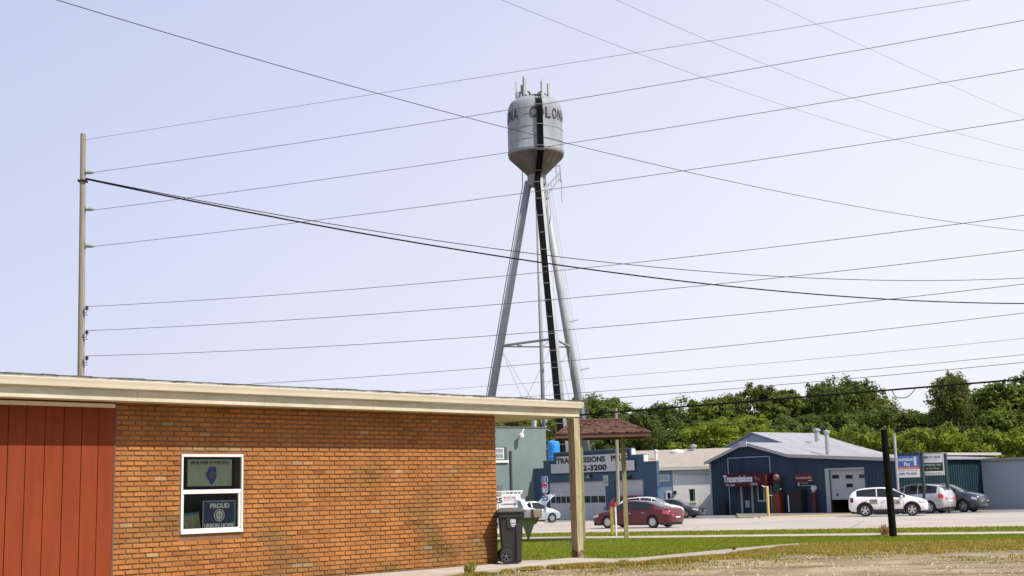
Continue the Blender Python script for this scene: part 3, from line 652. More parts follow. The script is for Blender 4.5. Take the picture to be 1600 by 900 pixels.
def garage(par, x0, x1, z1, m, nwin, wz0, wz1, y=.15, z0=.0, name='garage_door'):
    mb = MB(); H = z1 - z0; n = 4
    for i in range(n): mb.box(x0, x1, y, y + .06, z0 + H * i / n + .004, z0 + H * (i + 1) / n - .004)
    d = mb.build(name, m, par)
    mb = MB(); mb.box(x0 + .1, x1 - .1, y - .012, y - .002, wz0 - .04, wz1 + .04); mb.build('window_frame', m, d)
    mb = MB(); W = (x1 - x0 - .3) / nwin
    for i in range(nwin): mb.box(x0 + .15 + i * W + .04, x0 + .15 + (i + 1) * W - .04, y - .02, y - .014, wz0, wz1)
    mb.build('pane', DARKGL, d); return d
wz0, wz1 = pz_(FS, 875, 786), pz_(FS, 875, 776)
for a, b in ((d1a, d1b_), (d2a, d2b), (d3a, d3b)):
    dd = garage(shop, a + .02, b - .02, dz - .0, GREYW, 4, wz0, wz1)
    MB().box(b - .35, b - .25, .11, .145, .75, .95).build('handle', BLACKM, dd); MB().box(a + .25, a + .35, .11, .145, .55, .7).build('handle', BLACKM, dd)
for a, b in ((d1a, d1b_), (d2a, d2b), (d3a, d3b)):
    MB().box(a - .02, b + .02, .2, .26, -.05, -.0).build('door_sill', CONC, shop)
# sign board
q = lambda x, y: FS.pl(x, y, -.06)
z0, zmid, z1 = (q(860, 743)[1] + q(993, 736)[1]) / 2, (q(860, 724.5)[1] + q(992, 715.5)[1]) / 2, (q(868.5, 712.5)[1] + q(981.3, 705)[1]) / 2
X = [q(860, 735)[0], q(868.5, 718)[0], q(981.8, 712)[0], q(993, 728)[0]]
sgp = [(X[0], z0), (X[3], z0), (X[3], zmid), (X[2], zmid), (X[2], z1), (X[1], z1), (X[1], zmid), (X[0], zmid)]
sgn = thing('shop_sign', 'long stepped white sign reading TRANSMISSIONS PLUS 792-3200 on the blue parapet', 'sign', FS.w(0, 0, 0), FS.a)
MB().prism(sgp, -.07, -.004).build('board', mat('black_sign_edge', (.02, .025, .035), .6), sgn)
i_ = .10
MB().prism([(X[0] + i_, z0 + i_), (X[3] - i_, z0 + i_), (X[3] - i_, zmid - i_), (X[2] - i_, zmid - i_), (X[2] - i_, z1 - i_), (X[1] + i_, z1 - i_), (X[1] + i_, zmid - i_), (X[0] + i_, zmid - i_)], -.085, -.072).build('panel', mat('sign_off_white', (.60, .59, .60), .6, col2=(.54, .53, .55), vscale=.6, streak=(1, 1, .2)), sgn)
l1a, l1b = q(870, 720)[0], q(980.5, 714)[0]
zz0, zz1 = (q(872, 725.5)[1] + q(948, 721)[1]) / 2, (q(872, 716.5)[1] + q(948, 711.5)[1]) / 2
SL = mat('black_sign_letters', (.02, .02, .028), .6)
lines(sgn, SL, ('TRANSMISSIONS', l1a, l1a + (l1b - l1a) * .70, zz0, zz1, -.09, .05), ('PLUS', l1a + (l1b - l1a) * .78, l1b, zz0, zz1, -.09, .05))
zz0, zz1 = q(930, 735.5)[1], q(930, 726)[1]
lines(sgn, SL, ('792-3200', q(898, 730)[0], q(948.5, 730)[0], zz0, zz1, -.09, .05))
# lamps, small plate
def wlamp(fr, par, px, py, m, lab):
    x, z_ = fr.pl(px, py, -.15); a = thing('wall_lamp', lab, 'lamp', fr.w(x, 0, z_), fr.a)
    MB().box(-.10, .10, -.12, -.003, -.1, .1).build('lamp_body', BLACKM, a); MB().lathe([(.001, -.14), (.12, -.12), (.15, 0), (.02, .08)], 12, (-.08, -.25, -.03)).build('lamp_head', m, a, smooth=True)
wlamp(FS, shop, 921.5, 744, GALV, 'metal flood lamp under the long shop sign, above the middle garage door')
wlamp(FS, shop, 984, 745, BLACKM, 'black wall lamp above the right-hand garage door of the stepped shop')
x, z_ = FS.pl(947, 751); o = thing('notice_plate', 'small square pale notice fixed between the garage doors of the stepped shop', 'sign', FS.w(x, -.02, z_), FS.a)
MB().box(-.28, .28, -.03, .0, -.4, .4).build('plate', mat('pale_plate', (.42, .46, .42), .6), o); lines(o, mat('plate_ink', (.1, .14, .12), .6), ('NO', -.12, .12, .05, .22, -.035), ('PARKING', -.22, .22, -.2, -.05, -.035))

# ------------------------------------------------------------ GREY-GREEN TWO STOREY BUILDING
FG = Frame(FS.w(.0, -.02, 0), -math.radians(52) + math.pi / 2)
gz = pz_(FG, 815, 668.3); gx = px_(FG, 853.3, 700)
gb = thing('grey_green_building', 'two storey grey-green building with a small side window, left of the stepped shop', 'building', FG.o, FG.a)
GG = mat('grey_green_stucco', (.155, .205, .195), .8, col2=(.125, .17, .16), vscale=.5, bump=.3, bscale=6)
mb = MB(); mb.box(-16, gx, 0, 9, -.5, gz); mb.build('wall', GG, gb)
MB().box(-16.1, gx + .06, -.06, 9.1, gz + .003, gz + .09).build('roof_edge', mat('dark_coping', (.10, .11, .11), .6), gb)
a, b = px_(FG, 774, 710), px_(FG, 791.5, 710); c, d = pz_(FG, 782, 719), pz_(FG, 782, 698)
wn = MB().box(a - .1, b, -.05, -.003, c, d).build('window', mat('dark_window_surround', (.06, .08, .08), .6), gb)
m1_, m2_ = px_(FG, 786, 710), a
MB().box(a - .1, m1_, -.075, -.053, c + .12, d - .12).build('pane', mat('curtained_glass', (.22, .24, .24), .2), wn)
MB().box(m1_ - .06, m1_ + .02, -.09, -.078, c + .08, d - .08).box(a - .1, m1_ - .062, -.09, -.078, d - .16, d - .08).box(a - .1, m1_ - .062, -.09, -.078, (c + d) / 2 - .03, (c + d) / 2 + .03).box(a - .1, m1_ - .062, -.09, -.078, c + .08, c + .14).build('sash', WHITE, wn)
MB().box(a - .2, b + .1, -.14, -.003, c - .2, c - .01).build('sill', WHITE, gb)
MB().box(px_(FG, 777, 770), px_(FG, 785, 770), -.05, -.003, pz_(FG, 780, 775), pz_(FG, 780, 758)).build('window', mat('boarded_window', (.10, .13, .12), .7), gb)
x = px_(FG, 797.5, 730); MB().tube([(x, -.08, pz_(FG, 797, 780)), (x, -.08, pz_(FG, 797, 704.5))], .10, 8).build('vent_pipe', mat('dark_green_pipe', (.045, .065, .06), .6), gb)
x, z_ = FG.pl(807, 683); fl = thing('flood_lamp', 'floodlight high on the grey-green wall', 'lamp', FG.w(x, 0, z_), FG.a)
MB().tube([(0, -.003, -.2), (0, -.15, -.1), (.12, -.45, .1)], .05, 8).build('bracket', GALV, fl); MB().lathe([(.02, -.2), (.2, -.15), (.22, .1), (.05, .2)], 12, (.1, -.5, .1)).build('lamp_head', WHITE, fl)
MB().tube([(.2, -.45, .25), (.42, -.4, .62)], .06, 8).build('lamp_neck', GALV, fl)
x = px_(FG, 842, 668); MB().box(x, x + .25, .6, .9, gz + .08, gz + .8).build('roof_vent', GALV, gb)

# ------------------------------------------------------------ BLUE TANK
c = atY(865.5, 705, 122); bt = thing('blue_tank', 'bright blue rounded water tank behind the stepped shop roof', 'tank', (c.x, 122, g(122)))
r = 9.3 / F * 122 + .0; zt = atY(865, 687, 122).z - g(122)
TB = mat('bright_blue_plastic', (.03, .26, .70), .4, var=.06, vscale=1)
MB().lathe([(.02, 0), (r, 0), (r, zt - .5), (r * .93, zt - .25), (r * .6, zt - .06), (.02, zt)], 28).build('tank_body', TB, bt, smooth=False)
mb = MB()
for k_ in range(6): z_ = 2 + k_ * (zt - 3) / 6; mb.lathe([(r + .002, z_), (r + .05, z_ + .05), (r + .002, z_ + .1)], 28)
mb.build('tank_rib', TB, bt)

# ------------------------------------------------------------ WHITE LOW BUILDING
o_ = atY(1052, 770, 108); o_.z = g(108); FWt = Frame(o_, -math.radians(15))
wb = thing('white_building', 'low white building with a grey shingled roof between the two blue shops', 'building', FWt.o, FWt.a)
xa, xb = px_(FWt, 1020), px_(FWt, 1116); ze = 3.86; zr = 5.50; rd = 6.
WW = mat('white_masonry_paint', (.80, .78, .74), .8, col2=(.72, .69, .64), vscale=.8, bump=.2, bscale=8)
LB = mat('pale_blue_paint', (.20, .30, .42), .7, var=.06)
w0, w1 = px_(FWt, 1076.5, 770), px_(FWt, 1086, 770); wz_0, wz_1 = pz_(FWt, 1081, 783), pz_(FWt, 1081, 764)
mb = MB(); mb.box(.0, w0, 0, .25, -.4, ze - .1); mb.box(w1, xb + 1, 0, .25, -.4, ze - .1); mb.box(w0, w1, 0, .25, -.4, wz_0); mb.box(w0, w1, 0, .25, wz_1, ze - .1)
MB().box(0.0, xb + 1, rd * 2 - .3, rd * 2, -.4, ze - .1).build('rear_wall', WW, wb)
mb.build('wall', WW, wb)
MB().box(xa - 4, -.004, .03, .25, -.4, ze - .1).build('painted_wall', LB, wb)
dw, dx_ = px_(FWt, 1040.5, 775), px_(FWt, 1050, 775); dzt = pz_(FWt, 1045, 767)
MB().box(dw, dx_, -.02, .027, -.02, dzt).build('door', WHITE, wb); dd = wb.children[-1]
MB().box(dw + .14, dx_ - .12, -.032, -.023, 1.1, dzt - .15).build('door_glass', DARKGL, dd)
a, b, c, d = px_(FWt, 1028, 745), px_(FWt, 1046, 745), pz_(FWt, 1037, 752.5), pz_(FWt, 1037, 741.5)
wn = MB().box(a, b, -.04, .027, c, d).build('window', WHITE, wb); MB().box(a + .12, b - .12, -.055, -.043, c + .14, d - .12).build('pane', mat('pale_blind_glass', (.42, .52, .55), .2), wn)
wn = MB().box(w0 - .02, w0 + .06, .05, .2, wz_0, wz_1).box(w1 - .16, w1 + .0, .05, .2, wz_0, wz_1).box(w0 + .062, w1 - .162, .05, .2, wz_1 - .08, wz_1).build('window', mat('green_frame', (.12, .25, .20), .6), wb)
MB().box(w0 + .05, w1 - .15, .12, .125, wz_0, wz_1 - .08).build('pane', DARKGL, wn)
MB().box(w0 - .15, w1 + .1, -.12, .1, wz_0 - .16, wz_0 - .003).build('sill', mat('cream_sill', (.7, .62, .52), .7), wb)
mb = MB(); OVH = .28
def gable_roof(mb, x0, x1, y0, ym, y1, ze, zr, t=.10):
    pr = [(y0, ze), (y0, ze + t), (ym, zr + t), (y1, ze + t), (y1, ze), (ym, zr)]
    mb.add([(x, y, z_) for x in (x0, x1) for y, z_ in pr], [(i, (i + 1) % 6, (i + 1) % 6 + 6, i + 6) for i in range(6)] + [tuple(range(5, -1, -1)), tuple(range(6, 12))]); return mb
GSH = mat('weathered_grey_shingles', (.33, .29, .25), .9, col2=(.26, .23, .20), vscale=2.5, bump=.4, bscale=12)
gable_roof(mb, xa - 5, xb + 1.2, -OVH, rd, 2 * rd, ze, zr).build('roof', GSH, wb)
MB().box(xa - 5, xb + 1, -OVH - .04, -OVH - .003, ze - .14, ze + .06).build('fascia', mat('cream_eave', (.6, .55, .45), .6), wb)
MB().tube([(xb - 3.2, -.25, ze - .15), (xb - 3.0, -.1, ze - .4), (xb, -.1, ze - .5)], .06, 8).build('drainpipe', mat('pale_blue_pipe', (.45, .5, .56), .5), wb)
x = px_(FWt, 1054.5, 769); MB().box(x - .12, x + .14, -.2, -.003, pz_(FWt, 1054, 772), pz_(FWt, 1054, 767)).build('wall_light', BLACKM, wb)
def roofpipe(px, py0, py1, Y, r, label, m=GALV, cap=1.5):
    b_ = atY(px, py0, Y); t_ = atY(px, py1, Y); a = thing('roof_vent', label, 'vent', b_)
    h = (t_ - b_).length
    MB().tube([(0, 0, -.6), (0, 0, h - .2)], r, 10).build('pipe', m, a); MB().lathe([(r, h - .3), (r * cap, h - .25), (r * cap, h - .08), (.01, h)], 10).build('cap', m, a); return a
roofpipe(1084, 706, 694, 113, .20, 'square metal chimney vent on the grey shingled roof')
roofpipe(1025, 708, 702, 111, .12, 'small white roof vent just right of the stepped parapet', WHITE)
v = atY(1058, 705.5, 113); o = thing('skylight_dome', 'low white dome on the ridge of the grey shingled roof', 'skylight', v); MB().lathe([(.62, -.3), (.62, .0), (.5, .12), (.01, .2)], 20).build('dome', WHITE, o)

# ------------------------------------------------------------ OFFICE BUILDING
o_ = atY(1112, 770, 104); o_.z = g(98); FO = Frame(o_, -math.radians(50))
of = thing('workshop_building', 'wide dark blue metal workshop with a pale low roof, red awning and garage door', 'building', FO.o, FO.a)
OB = mat('blue_metal_siding', (.044, .070, .100), .8, col2=(.034, .056, .082), vscale=.5, streak=(2, 1, .3), spec=.2)
e = [FO.pl(1112, 722), FO.pl(1167, 694), FO.pl(1236, 713), FO.pl(1390, 718.5)]
zb0 = -.4; ga, gb_ = px_(FO, 1297, 760), px_(FO, 1352, 760); gzt = (pz_(FO, 1297, 735) + pz_(FO, 1352, 732)) / 2
mb = MB()
XR = e[3][0] + .5; zR = e[3][1] - .02
def ztop(x):
    pts = [(0, e[0][1])] + [tuple(v) for v in e[1:]] + [(99, zR)]
    return interp(pts, x)
mb.prism([(0, zb0), (ga, zb0), (ga, gzt), (ga, ztop(ga)), (e[2][0], e[2][1]), (e[1][0], e[1][1]), (0, e[0][1])], 0, .2)
mb.prism([(ga, gzt), (gb_, gzt), (gb_, ztop(gb_)), (ga, ztop(ga))], 0, .2)
mb.prism([(gb_, zb0), (XR, zb0), (XR, zR), (gb_, ztop(gb_))], 0, .2)
x = .15
while x < XR:          # standing ribs of the metal siding
    if not (ga - .1 < x < gb_ + .1): mb.box(x, x + .03, -.02, -.001, 0, ztop(x) - .02)
    else: mb.box(x, x + .03, -.02, -.001, gzt + .2, ztop(x) - .02)
    x += .30
mb.build('front_wall', OB, of)
OD = 13.
mb = MB(); mb.box(0, .2, .21, OD, zb0, e[0][1] - .05); mb.box(.21, XR - .21, OD - .2, OD, zb0, zR - .1); mb.build('side_wall', OB, of)
mb = MB(); mb.box(XR - .2, XR, .21, OD, zb0, zR - .05); y = .4
while y < OD: mb.box(XR + .001, XR + .035, y, y + .1, 0, zR - .1); y += .32
sw_ = mb.build('side_wall', mat('dark_teal_side_paint', (.010, .030, .040), .8, col2=(.007, .022, .03), vscale=.8, spec=.2), of); sw_['label'] = 'dark teal corrugated side wall'
RF = mat('pale_grey_metal_roof', (.30, .30, .325), .7, col2=(.205, .205, .225), vscale=.8, streak=(.3, 2.5, 1))
mb = MB(); t = .12; oh = -.35
pts = [(-.35, e[0][1] - .12), (e[1][0], e[1][1] + .02), (e[2][0], e[2][1] + .02), (XR + .3, zR + .0)]
mb.add([(x, y, z_ + dz2) for y in (oh, OD) for dz2 in (0.0, t) for x, z_ in pts], [(i + 4, i + 5, i + 13, i + 12) for i in range(3)] + [(i, i + 8, i + 9, i + 1) for i in range(3)] + [(i, i + 1, i + 5, i + 4) for i in range(3)] + [(i + 8, i + 12, i + 13, i + 9) for i in range(3)] + [(0, 4, 12, 8), (3, 11, 15, 7)])
mb.build('roof', RF, of)
mb = MB()
for (x0, z0_), (x1, z1_) in zip(pts, pts[1:]):
    mb.add([(x0, oh - .03, z0_ - .10), (x1, oh - .03, z1_ - .10), (x1, oh - .03, z1_ + t + .02), (x0, oh - .03, z0_ + t + .02), (x0, oh - .004, z0_ - .10), (x1, oh - .004, z1_ - .10), (x1, oh - .004, z1_ + t + .02), (x0, oh - .004, z0_ + t + .02)], [(0, 1, 2, 3), (7, 6, 5, 4), (0, 4, 5, 1), (3, 2, 6, 7)])
mb.build('roof_trim', mat('grey_white_trim', (.45, .43, .42), .6), of)
x = e[1][0]; MB().box(x - .45, x + .3, oh - .10, oh - .035, e[1][1] - .22, e[1][1] + .22).build('ridge_end_cap', mat('ridge_cap', (.55, .52, .5), .6), of)
MB().box(-.08, .07, -.05, -.003, 0, e[0][1] - .1).build('corner_trim', mat('pale_corner_trim', (.45, .44, .42), .6), of)
# tall rear section with light blue gable
RG = mat('light_blue_gable_siding', (.28, .38, .50), .7, var=.05)
rb = 9.5
pk = FO.pl(1177, 677, rb); lf = FO.pl(1118, 708, rb); rt = FO.pl(1222, 692, rb)
sl_ = (pk[1] - lf[1]) / (pk[0] - lf[0])
LEN = 9.0; XL = lf[0] - .8; XRr = pk[0] + 7.5; sr_ = (pk[1] - rt[1]) / (rt[0] - pk[0])
zl = pk[1] - sl_ * (pk[0] - XL); zrr = pk[1] - sr_ * (XRr - pk[0])
mb = MB(); mb.prism([(XL + .3, 2.5), (XRr - .3, 2.5), (XRr - .3, zrr), (pk[0], pk[1] - .03), (XL + .3, zl + .1)], rb, rb + .2); mb.box(XL + .3, XL + .5, rb + .21, rb + LEN, 0, zl); mb.build('rear_gable_wall', RG, of)
mb = MB(); pr = [(XL, zl), (pk[0], pk[1]), (XRr, zrr), (XRr + 5.5, zrr - .42)]
mb.add([(x, y, z_ + dz2) for y in (rb - .25, rb + LEN) for dz2 in (0, .1) for x, z_ in pr], [(i + 4, i + 5, i + 13, i + 12) for i in range(3)] + [(i, i + 8, i + 9, i + 1) for i in range(3)] + [(i, i + 1, i + 5, i + 4) for i in range(3)] + [(i + 8, i + 12, i + 13, i + 9) for i in range(3)] + [(0, 4, 12, 8), (3, 11, 15, 7)])
mb.build('rear_roof', RF, of)
# outline frame, awning, door, office window
a, b, c, d = px_(FO, 1138.5, 730), px_(FO, 1204, 730), pz_(FO, 1170, 741), (pz_(FO, 1138, 717) + pz_(FO, 1203, 712)) / 2
PT = mat('pale_pipe_paint', (.42, .45, .47), .5)
mb = MB(); r = .04
mb.tube([(a, -.06, .0), (a, -.06, d)], r, 6); mb.tube([(b, -.06, .0), (b, -.06, d)], r, 6); mb.tube([(a, -.06, d), (b, -.06, d)], r, 6); mb.build('outline_pipe', PT, of)
aw0, aw1 = FO.pl(1130.5, 750, -.9)[0], FO.pl(1203, 745, -.4)[0]; zt = pz_(FO, 1170, 740); zb_ = pz_(FO, 1166, 761.5) + .1
awn = thing('awning', 'dark red awning lettered Transmissions Plus over the office door', 'awning', FO.w(0, 0, 0), FO.a)
AW = mat('dark_red_canvas', (.075, .006, .008), .8, var=.1, vscale=2)
pr = [(-.005, zt), (-.35, zt - .06), (-.75, zt - .16), (-.9, zb_ + .93), (-.9, zb_), (-.005, zb_)]
mb = MB(); mb.add([(x, y, z_) for x in (aw0, aw1) for y, z_ in pr], [(i, i + 1, i + 7, i + 6) for i in range(4)] + [tuple(range(6)), tuple(range(11, 5, -1))]); mb.build('canvas', AW, awn)
MB().box(aw0, aw1, -.95, -.905, zb_ - .02, zb_ + .95).build('valance', AW, awn)
L = aw1 - aw0; WA = mat('white_awning_letters', (.80, .79, .81), .6)
lines(awn, mat('dull_pink_letters', (.30, .22, .24), .6), ('Plus', aw0 + L * .75, aw0 + L * .87, zb_ + .38, zb_ + .76, -.965, .0))
lines(awn, WA, ('Transmissions', aw0 + .05, aw0 + L * .70, zb_ + .30, zb_ + .86, -.965, .04), ('792-3200', aw0 + L * .06, aw0 + L * .28, zb_ + .02, zb_ + .19, -.965), ('OFFICE', aw0 + L * .65, aw0 + L * .81, zb_ + .04, zb_ + .22, -.965))
a, b = px_(FO, 1158, 785), px_(FO, 1178, 785); dd = MB().box(a, a + .22, -.05, -.003, 0.1, 2.5).box(b - .2, b, -.05, -.003, .1, 2.5).box(a, b, -.05, -.003, .0, .1).box(a + .222, b - .202, -.05, -.003, 2.35, 2.5).build('door', mat('grey_door_frame', (.33, .37, .35), .6), of)
MB().box(a + .222, b - .202, -.03, -.006, .102, 2.348).build('door_glass', DARKGL, dd)
MB().box(a + .45, b - .40, -.045, -.035, .55, 1.1).build('door_notice', mat('paper_notice', (.35, .38, .40), .7), dd)
a, b, c, d = px_(FO, 1184, 775), px_(FO, 1203, 775), pz_(FO, 1193, 784), 2.6
wn = MB().box(a, b, -.05, -.003, c, d).build('window', mat('pale_frame', (.36, .39, .40), .6), of); mid = (a + b) / 2 + .1
MB().box(a + .14, mid - .1, -.062, -.053, c + .14, d - .1).box(mid + .1, b - .1, -.062, -.053, c + .14, d - .1).build('pane', DARKGL, wn)
# garage door standing half open
dm = mat('pale_roller_door', (.42, .44, .45), .6, var=.05)
MB().box(ga - .35, ga - .003, -.06, .1, 0, gzt + .12).box(ga + .0, gb_, -.06, -.003, gzt + .003, gzt + .12).build('door_jamb', mat('pale_jamb', (.40, .42, .43), .6), of)
zo = pz_(FO, 1325, 780.5)
mb = MB(); n = 3
for i in range(n): h = (gzt - zo) / n; mb.box(ga + .003, gb_ - .003, .12, .18, zo + h * i + .004, zo + h * (i + 1) - .004)
gd = mb.build('garage_door', dm, of)
mb = MB()
for (p0, p1, y_) in ((1299, 1310, 745), (1320, 1331.5, 745), (1341, 1352, 744), (1321, 1332, 758.5)):
    c = pz_(FO, (p0 + p1) / 2, y_); mb.box(px_(FO, p0, y_), px_(FO, p1, y_) - .05, .10, .117, c - .13, c + .13)
mb.build('pane', DARKGL, gd)
c = FO.pl(1307, 773); MB().box(c[0] - .08, c[0] + .08, .09, .117, c[1] - .08, c[1] + .08).build('handle', BLACKM, gd)
MB().box(ga - .3, gb_ + .3, 6, 6.1, -.3, 4).box(ga - .3, gb_ + .3, .3, 6, gzt + .15, gzt + .2).box(ga - .35, ga - .3, .3, 6, -.3, 4).box(gb_ + .3, gb_ + .35, .3, 6, -.3, 4).build('workshop_interior', mat('dark_interior', (.02, .02, .02), .9), of)
# things against the front wall
def wsign(name, label, fr, x0, y0, x1, y1, y=-.06): 
    a, b, c, d = rectpl(fr, x0, y0, x1, y1); return thing(name, label, 'sign', fr.w((a + b) / 2, y, c), fr.a), (b - a) / 2, d - c
s_, hw, ph = wsign('wall_sign', 'small red and black sign on the dark blue wall between awning and garage door', FO, 1243, 740.5, 1270.5, 761)
MB().box(-hw, hw, 0, .05, ph * .44, ph).build('red_panel', mat('red_sign', (.17, .012, .012), .6), s_); MB().box(-hw, hw, 0, .05, 0, ph * .43).build('black_panel', mat('black_sign', (.015, .015, .018), .6), s_)
WL = mat('white_lettering', (.7, .7, .7), .6)
mb = MB(); lines(s_, WL, ('Transmissions Plus', -hw * .9, hw * .9, ph * .63, ph * .8, -.006, .01), ('Napoleon', -hw * .3, hw * .5, ph * .24, ph * .36, -.006), ('Certified Transmission', -hw * .35, hw * .85, ph * .07, ph * .17, -.006))
vs, fs = textmesh('O', .04); mb.add([(-hw * .6 + x * .25, -.006, ph * .1 + y * .35) for x, y, _ in vs], fs); mb.box(hw * .5, hw * .95, -.007, -.001, ph * .47, ph * .52)
mb.build('emblem', WL, s_)
ORR = mat('orange_red_enamel', (.19, .035, .012), .5); DKR = mat('dark_red_enamel', (.07, .007, .01), .5)
def standing(name, label, cat, fr, px, py, dep): 
    x, _ = fr.pl(px, py, dep); return thing(name, label, cat, fr.w(x, dep, .12), fr.a)
gpu = standing('petrol_pump', 'tall antique orange-red petrol pump with a round globe beside the awning', 'petrol pump', FO, 1217, 800, -.6)
MB().box(-.32, .32, -.25, .25, 0, 1.55).box(-.36, .36, -.28, .28, 0, .08).build('cabinet', ORR, gpu, bevel=.03)
MB().box(-.26, .26, -.2, .2, 1.553, 2.25).build('glass_cylinder', mat('dark_glass_cylinder', (.03, .06, .05), .2), gpu, bevel=.04)
MB().box(-.33, .33, -.24, .24, 2.253, 2.36).build('pump_top', DKR, gpu); MB().lathe([(.05, 2.36), (.26, 2.5), (.30, 2.68), (.24, 2.86), (.05, 2.95)], 18).build('globe', mat('red_white_globe', (.14, .012, .014), .4, col2=(.28, .2, .19), vscale=5), gpu, smooth=True)
MB().tube([(.3, -.1, 1.5), (.45, -.2, 1.3), (.45, -.2, 1.75)], .035, 6).build('nozzle_hose', BLACKM, gpu); MB().lathe([(.02, -.06), (.09, 0), (.02, .06)], 10, (.46, -.2, 1.8)).build('nozzle', WL, gpu)
air = standing('air_pump', 'slim dark red air pump with a round white dial left of the garage door', 'air pump', FO, 1274, 800, -.5)
MB().box(-.16, .16, -.14, .14, 0, 1.5).build('stand', DKR, air, bevel=.02); MB().box(-.12, .12, -.12, .12, 1.503, 1.62).build('neck', CHROME, air)
mb = MB(); mb.add([(.2 * math.cos(t_ * math.tau / 18), y, 1.82 + .2 * math.sin(t_ * math.tau / 18)) for y in (-.1, .1) for t_ in range(18)], [tuple(range(17, -1, -1)), tuple(range(18, 36))] + [(i, (i + 1) % 18, (i + 1) % 18 + 18, i + 18) for i in range(18)]); mb.build('dial', mat('dial_white', (.55, .55, .55), .5), air)
vm = standing('vending_machine', 'black drinks machine with a pale vertical strip against the dark blue wall', 'vending machine', FO, 1246.5, 802, -.5)
MB().box(-.62, .62, -.35, .4, 0, 1.75).build('cabinet', BLACKM, vm, bevel=.04); MB().box(-.56, -.47, -.362, -.352, .1, 1.35).build('light_strip', WL, vm); MB().box(-.35, .5, -.362, -.352, .6, 1.6).build('front_panel', mat('dark_front', (.03, .02, .022), .3), vm)
fb = standing('sandwich_board', 'dark folding board leaning near the left corner of the dark blue workshop', 'board', FO, 1132, 804, -.5); fb.location.z -= .1
MB().add([(-.35, -.3, 0), (.35, -.3, 0), (.15, -.02, 1.35), (-.15, -.02, 1.35), (-.35, .3, 0), (.35, .3, 0), (.15, .02, 1.35), (-.15, .02, 1.35)], [(0, 1, 2, 3), (5, 4, 7, 6), (0, 3, 7, 4), (1, 5, 6, 2), (3, 2, 6, 7)]).build('panels', mat('near_black_board', (.012, .015, .018), .7), fb)
# raised apron with yellow kerb
k1, k2, k0 = gp(1182, 809.5), gp(1334, 804.5), gp(1600, 799)
f1 = FO.w(px_(FO, 1183, 770), 0); f2 = FO.w(XR, 0)
poly = [(k1.x - 1.0, k1.y + 1.2), (k1.x, k1.y - .6), (k2.x, k2.y - .9), (f2.x, f2.y), (f1.x - 1.5, f1.y + 1.5)]
ap = MB(); n = len(poly); gz0 = g(93)
ap.add([(x, y, gz0 - .3) for x, y in poly] + [(x, y, gz0 + .11) for x, y in poly], [tuple(range(n - 1, -1, -1)), tuple(range(n, 2 * n))] + [(i, (i + 1) % n, (i + 1) % n + n, i + n) for i in range(n)])
struct(ap.build('forecourt', mat('dark_concrete', (.16, .15, .13), .9, var=.15)))
YEL = mat('yellow_kerb_paint', (.55, .40, .12), .7, col2=(.50, .42, .28), vscale=3)
mb = MB(); P2 = poly[0:3]
for (a, b), (c, d) in zip(P2, P2[1:]):
    L = math.hypot(c - a, d - b); nx_, ny_ = (d - b) / L * .3, -(c - a) / L * .3
    mb.slab([(a, b), (a + nx_, b + ny_), (c + nx_, d + ny_), (c, d)], gz0 - .2, gz0 + .12)
struct(mb.build('kerb', YEL))
c = gp(848, 818); mb = MB(); mb.slab([(c.x - 3.2 + 4.2 * math.cos(t_) * .8, c.y + 1.3 * math.sin(t_)) for t_ in [i * math.tau / 20 for i in range(20)]], g(c.y) - .2, g(c.y) + .12); struct(mb.build('traffic_island', mat('tan_island', (.52, .40, .20), .8, col2=(.45, .38, .28), vscale=2)))
# yellow pipe bollard in front of the office
p = gp(1201, 808); p.z += .1; bo = thing('pipe_bollard', 'tall yellow pipe bollard on the kerb in front of the red awning', 'bollard', p)
h = 45 / F * p.y; MB().tube([(0, 0, -.1), (0, 0, h)], .10, 10).build('pipe', mat('yellow_pipe_paint', (.62, .43, .12), .5), bo); MB().tube([(0, 0, h - .1), (-.35, 0, h + .02)], .03, 6).tube([(0, 0, h * .68), (.35, -.05, h * .68)], .03, 6).build('hook', CHROME, bo)

# teal building behind the roadside signs
o_ = atY(1391, 770, 104); o_.z = g(104); FT = Frame(o_, -math.radians(50))
tb = thing('teal_shed', 'long dark teal corrugated shed with a pale flat roof edge behind the roadside signs', 'shed', FT.o, FT.a)
z_ = FT.pl(1440, 710)[1]; xe = FT.pl(1475, 750)[0]
TEAL = mat('teal_corrugated', (.007, .020, .026), .9, col2=(.005, .016, .021), vscale=.6, spec=.1)
mb = MB(); mb.box(-1, xe, 0, 8, -.3, z_ - .25); x = -.9
while x < xe - .1: mb.box(x, x + .12, -.05, -.001, 0, z_ - .3); x += .3
mb.build('wall', TEAL, tb); MB().box(-1.5, xe + .3, -.3, 8.2, z_ - .14, z_ + .06).build('roof', mat('pale_roof_edge', (.36, .36, .35), .7), tb)
MB().box(xe + .003, xe + 9, .2, 7, -.3, z_ - .7).build('annex_wall', mat('pale_annex', (.34, .38, .42), .7), tb); MB().box(xe + .003, xe + 9.2, .0, 7.2, z_ - .69, z_ - .5).build('annex_roof', GSH, tb)

# flue pipes on the office roof
roofpipe(1293, 700, 671.5, 100, .17, 'tall metal flue pipe rising from the pale workshop roof')
roofpipe(1276.5, 679, 669, 112, .22, 'short round vent on the ridge of the pale workshop roof')
for i, (px, y0_, y1_) in enumerate(((1418, 712, 682),)): pass

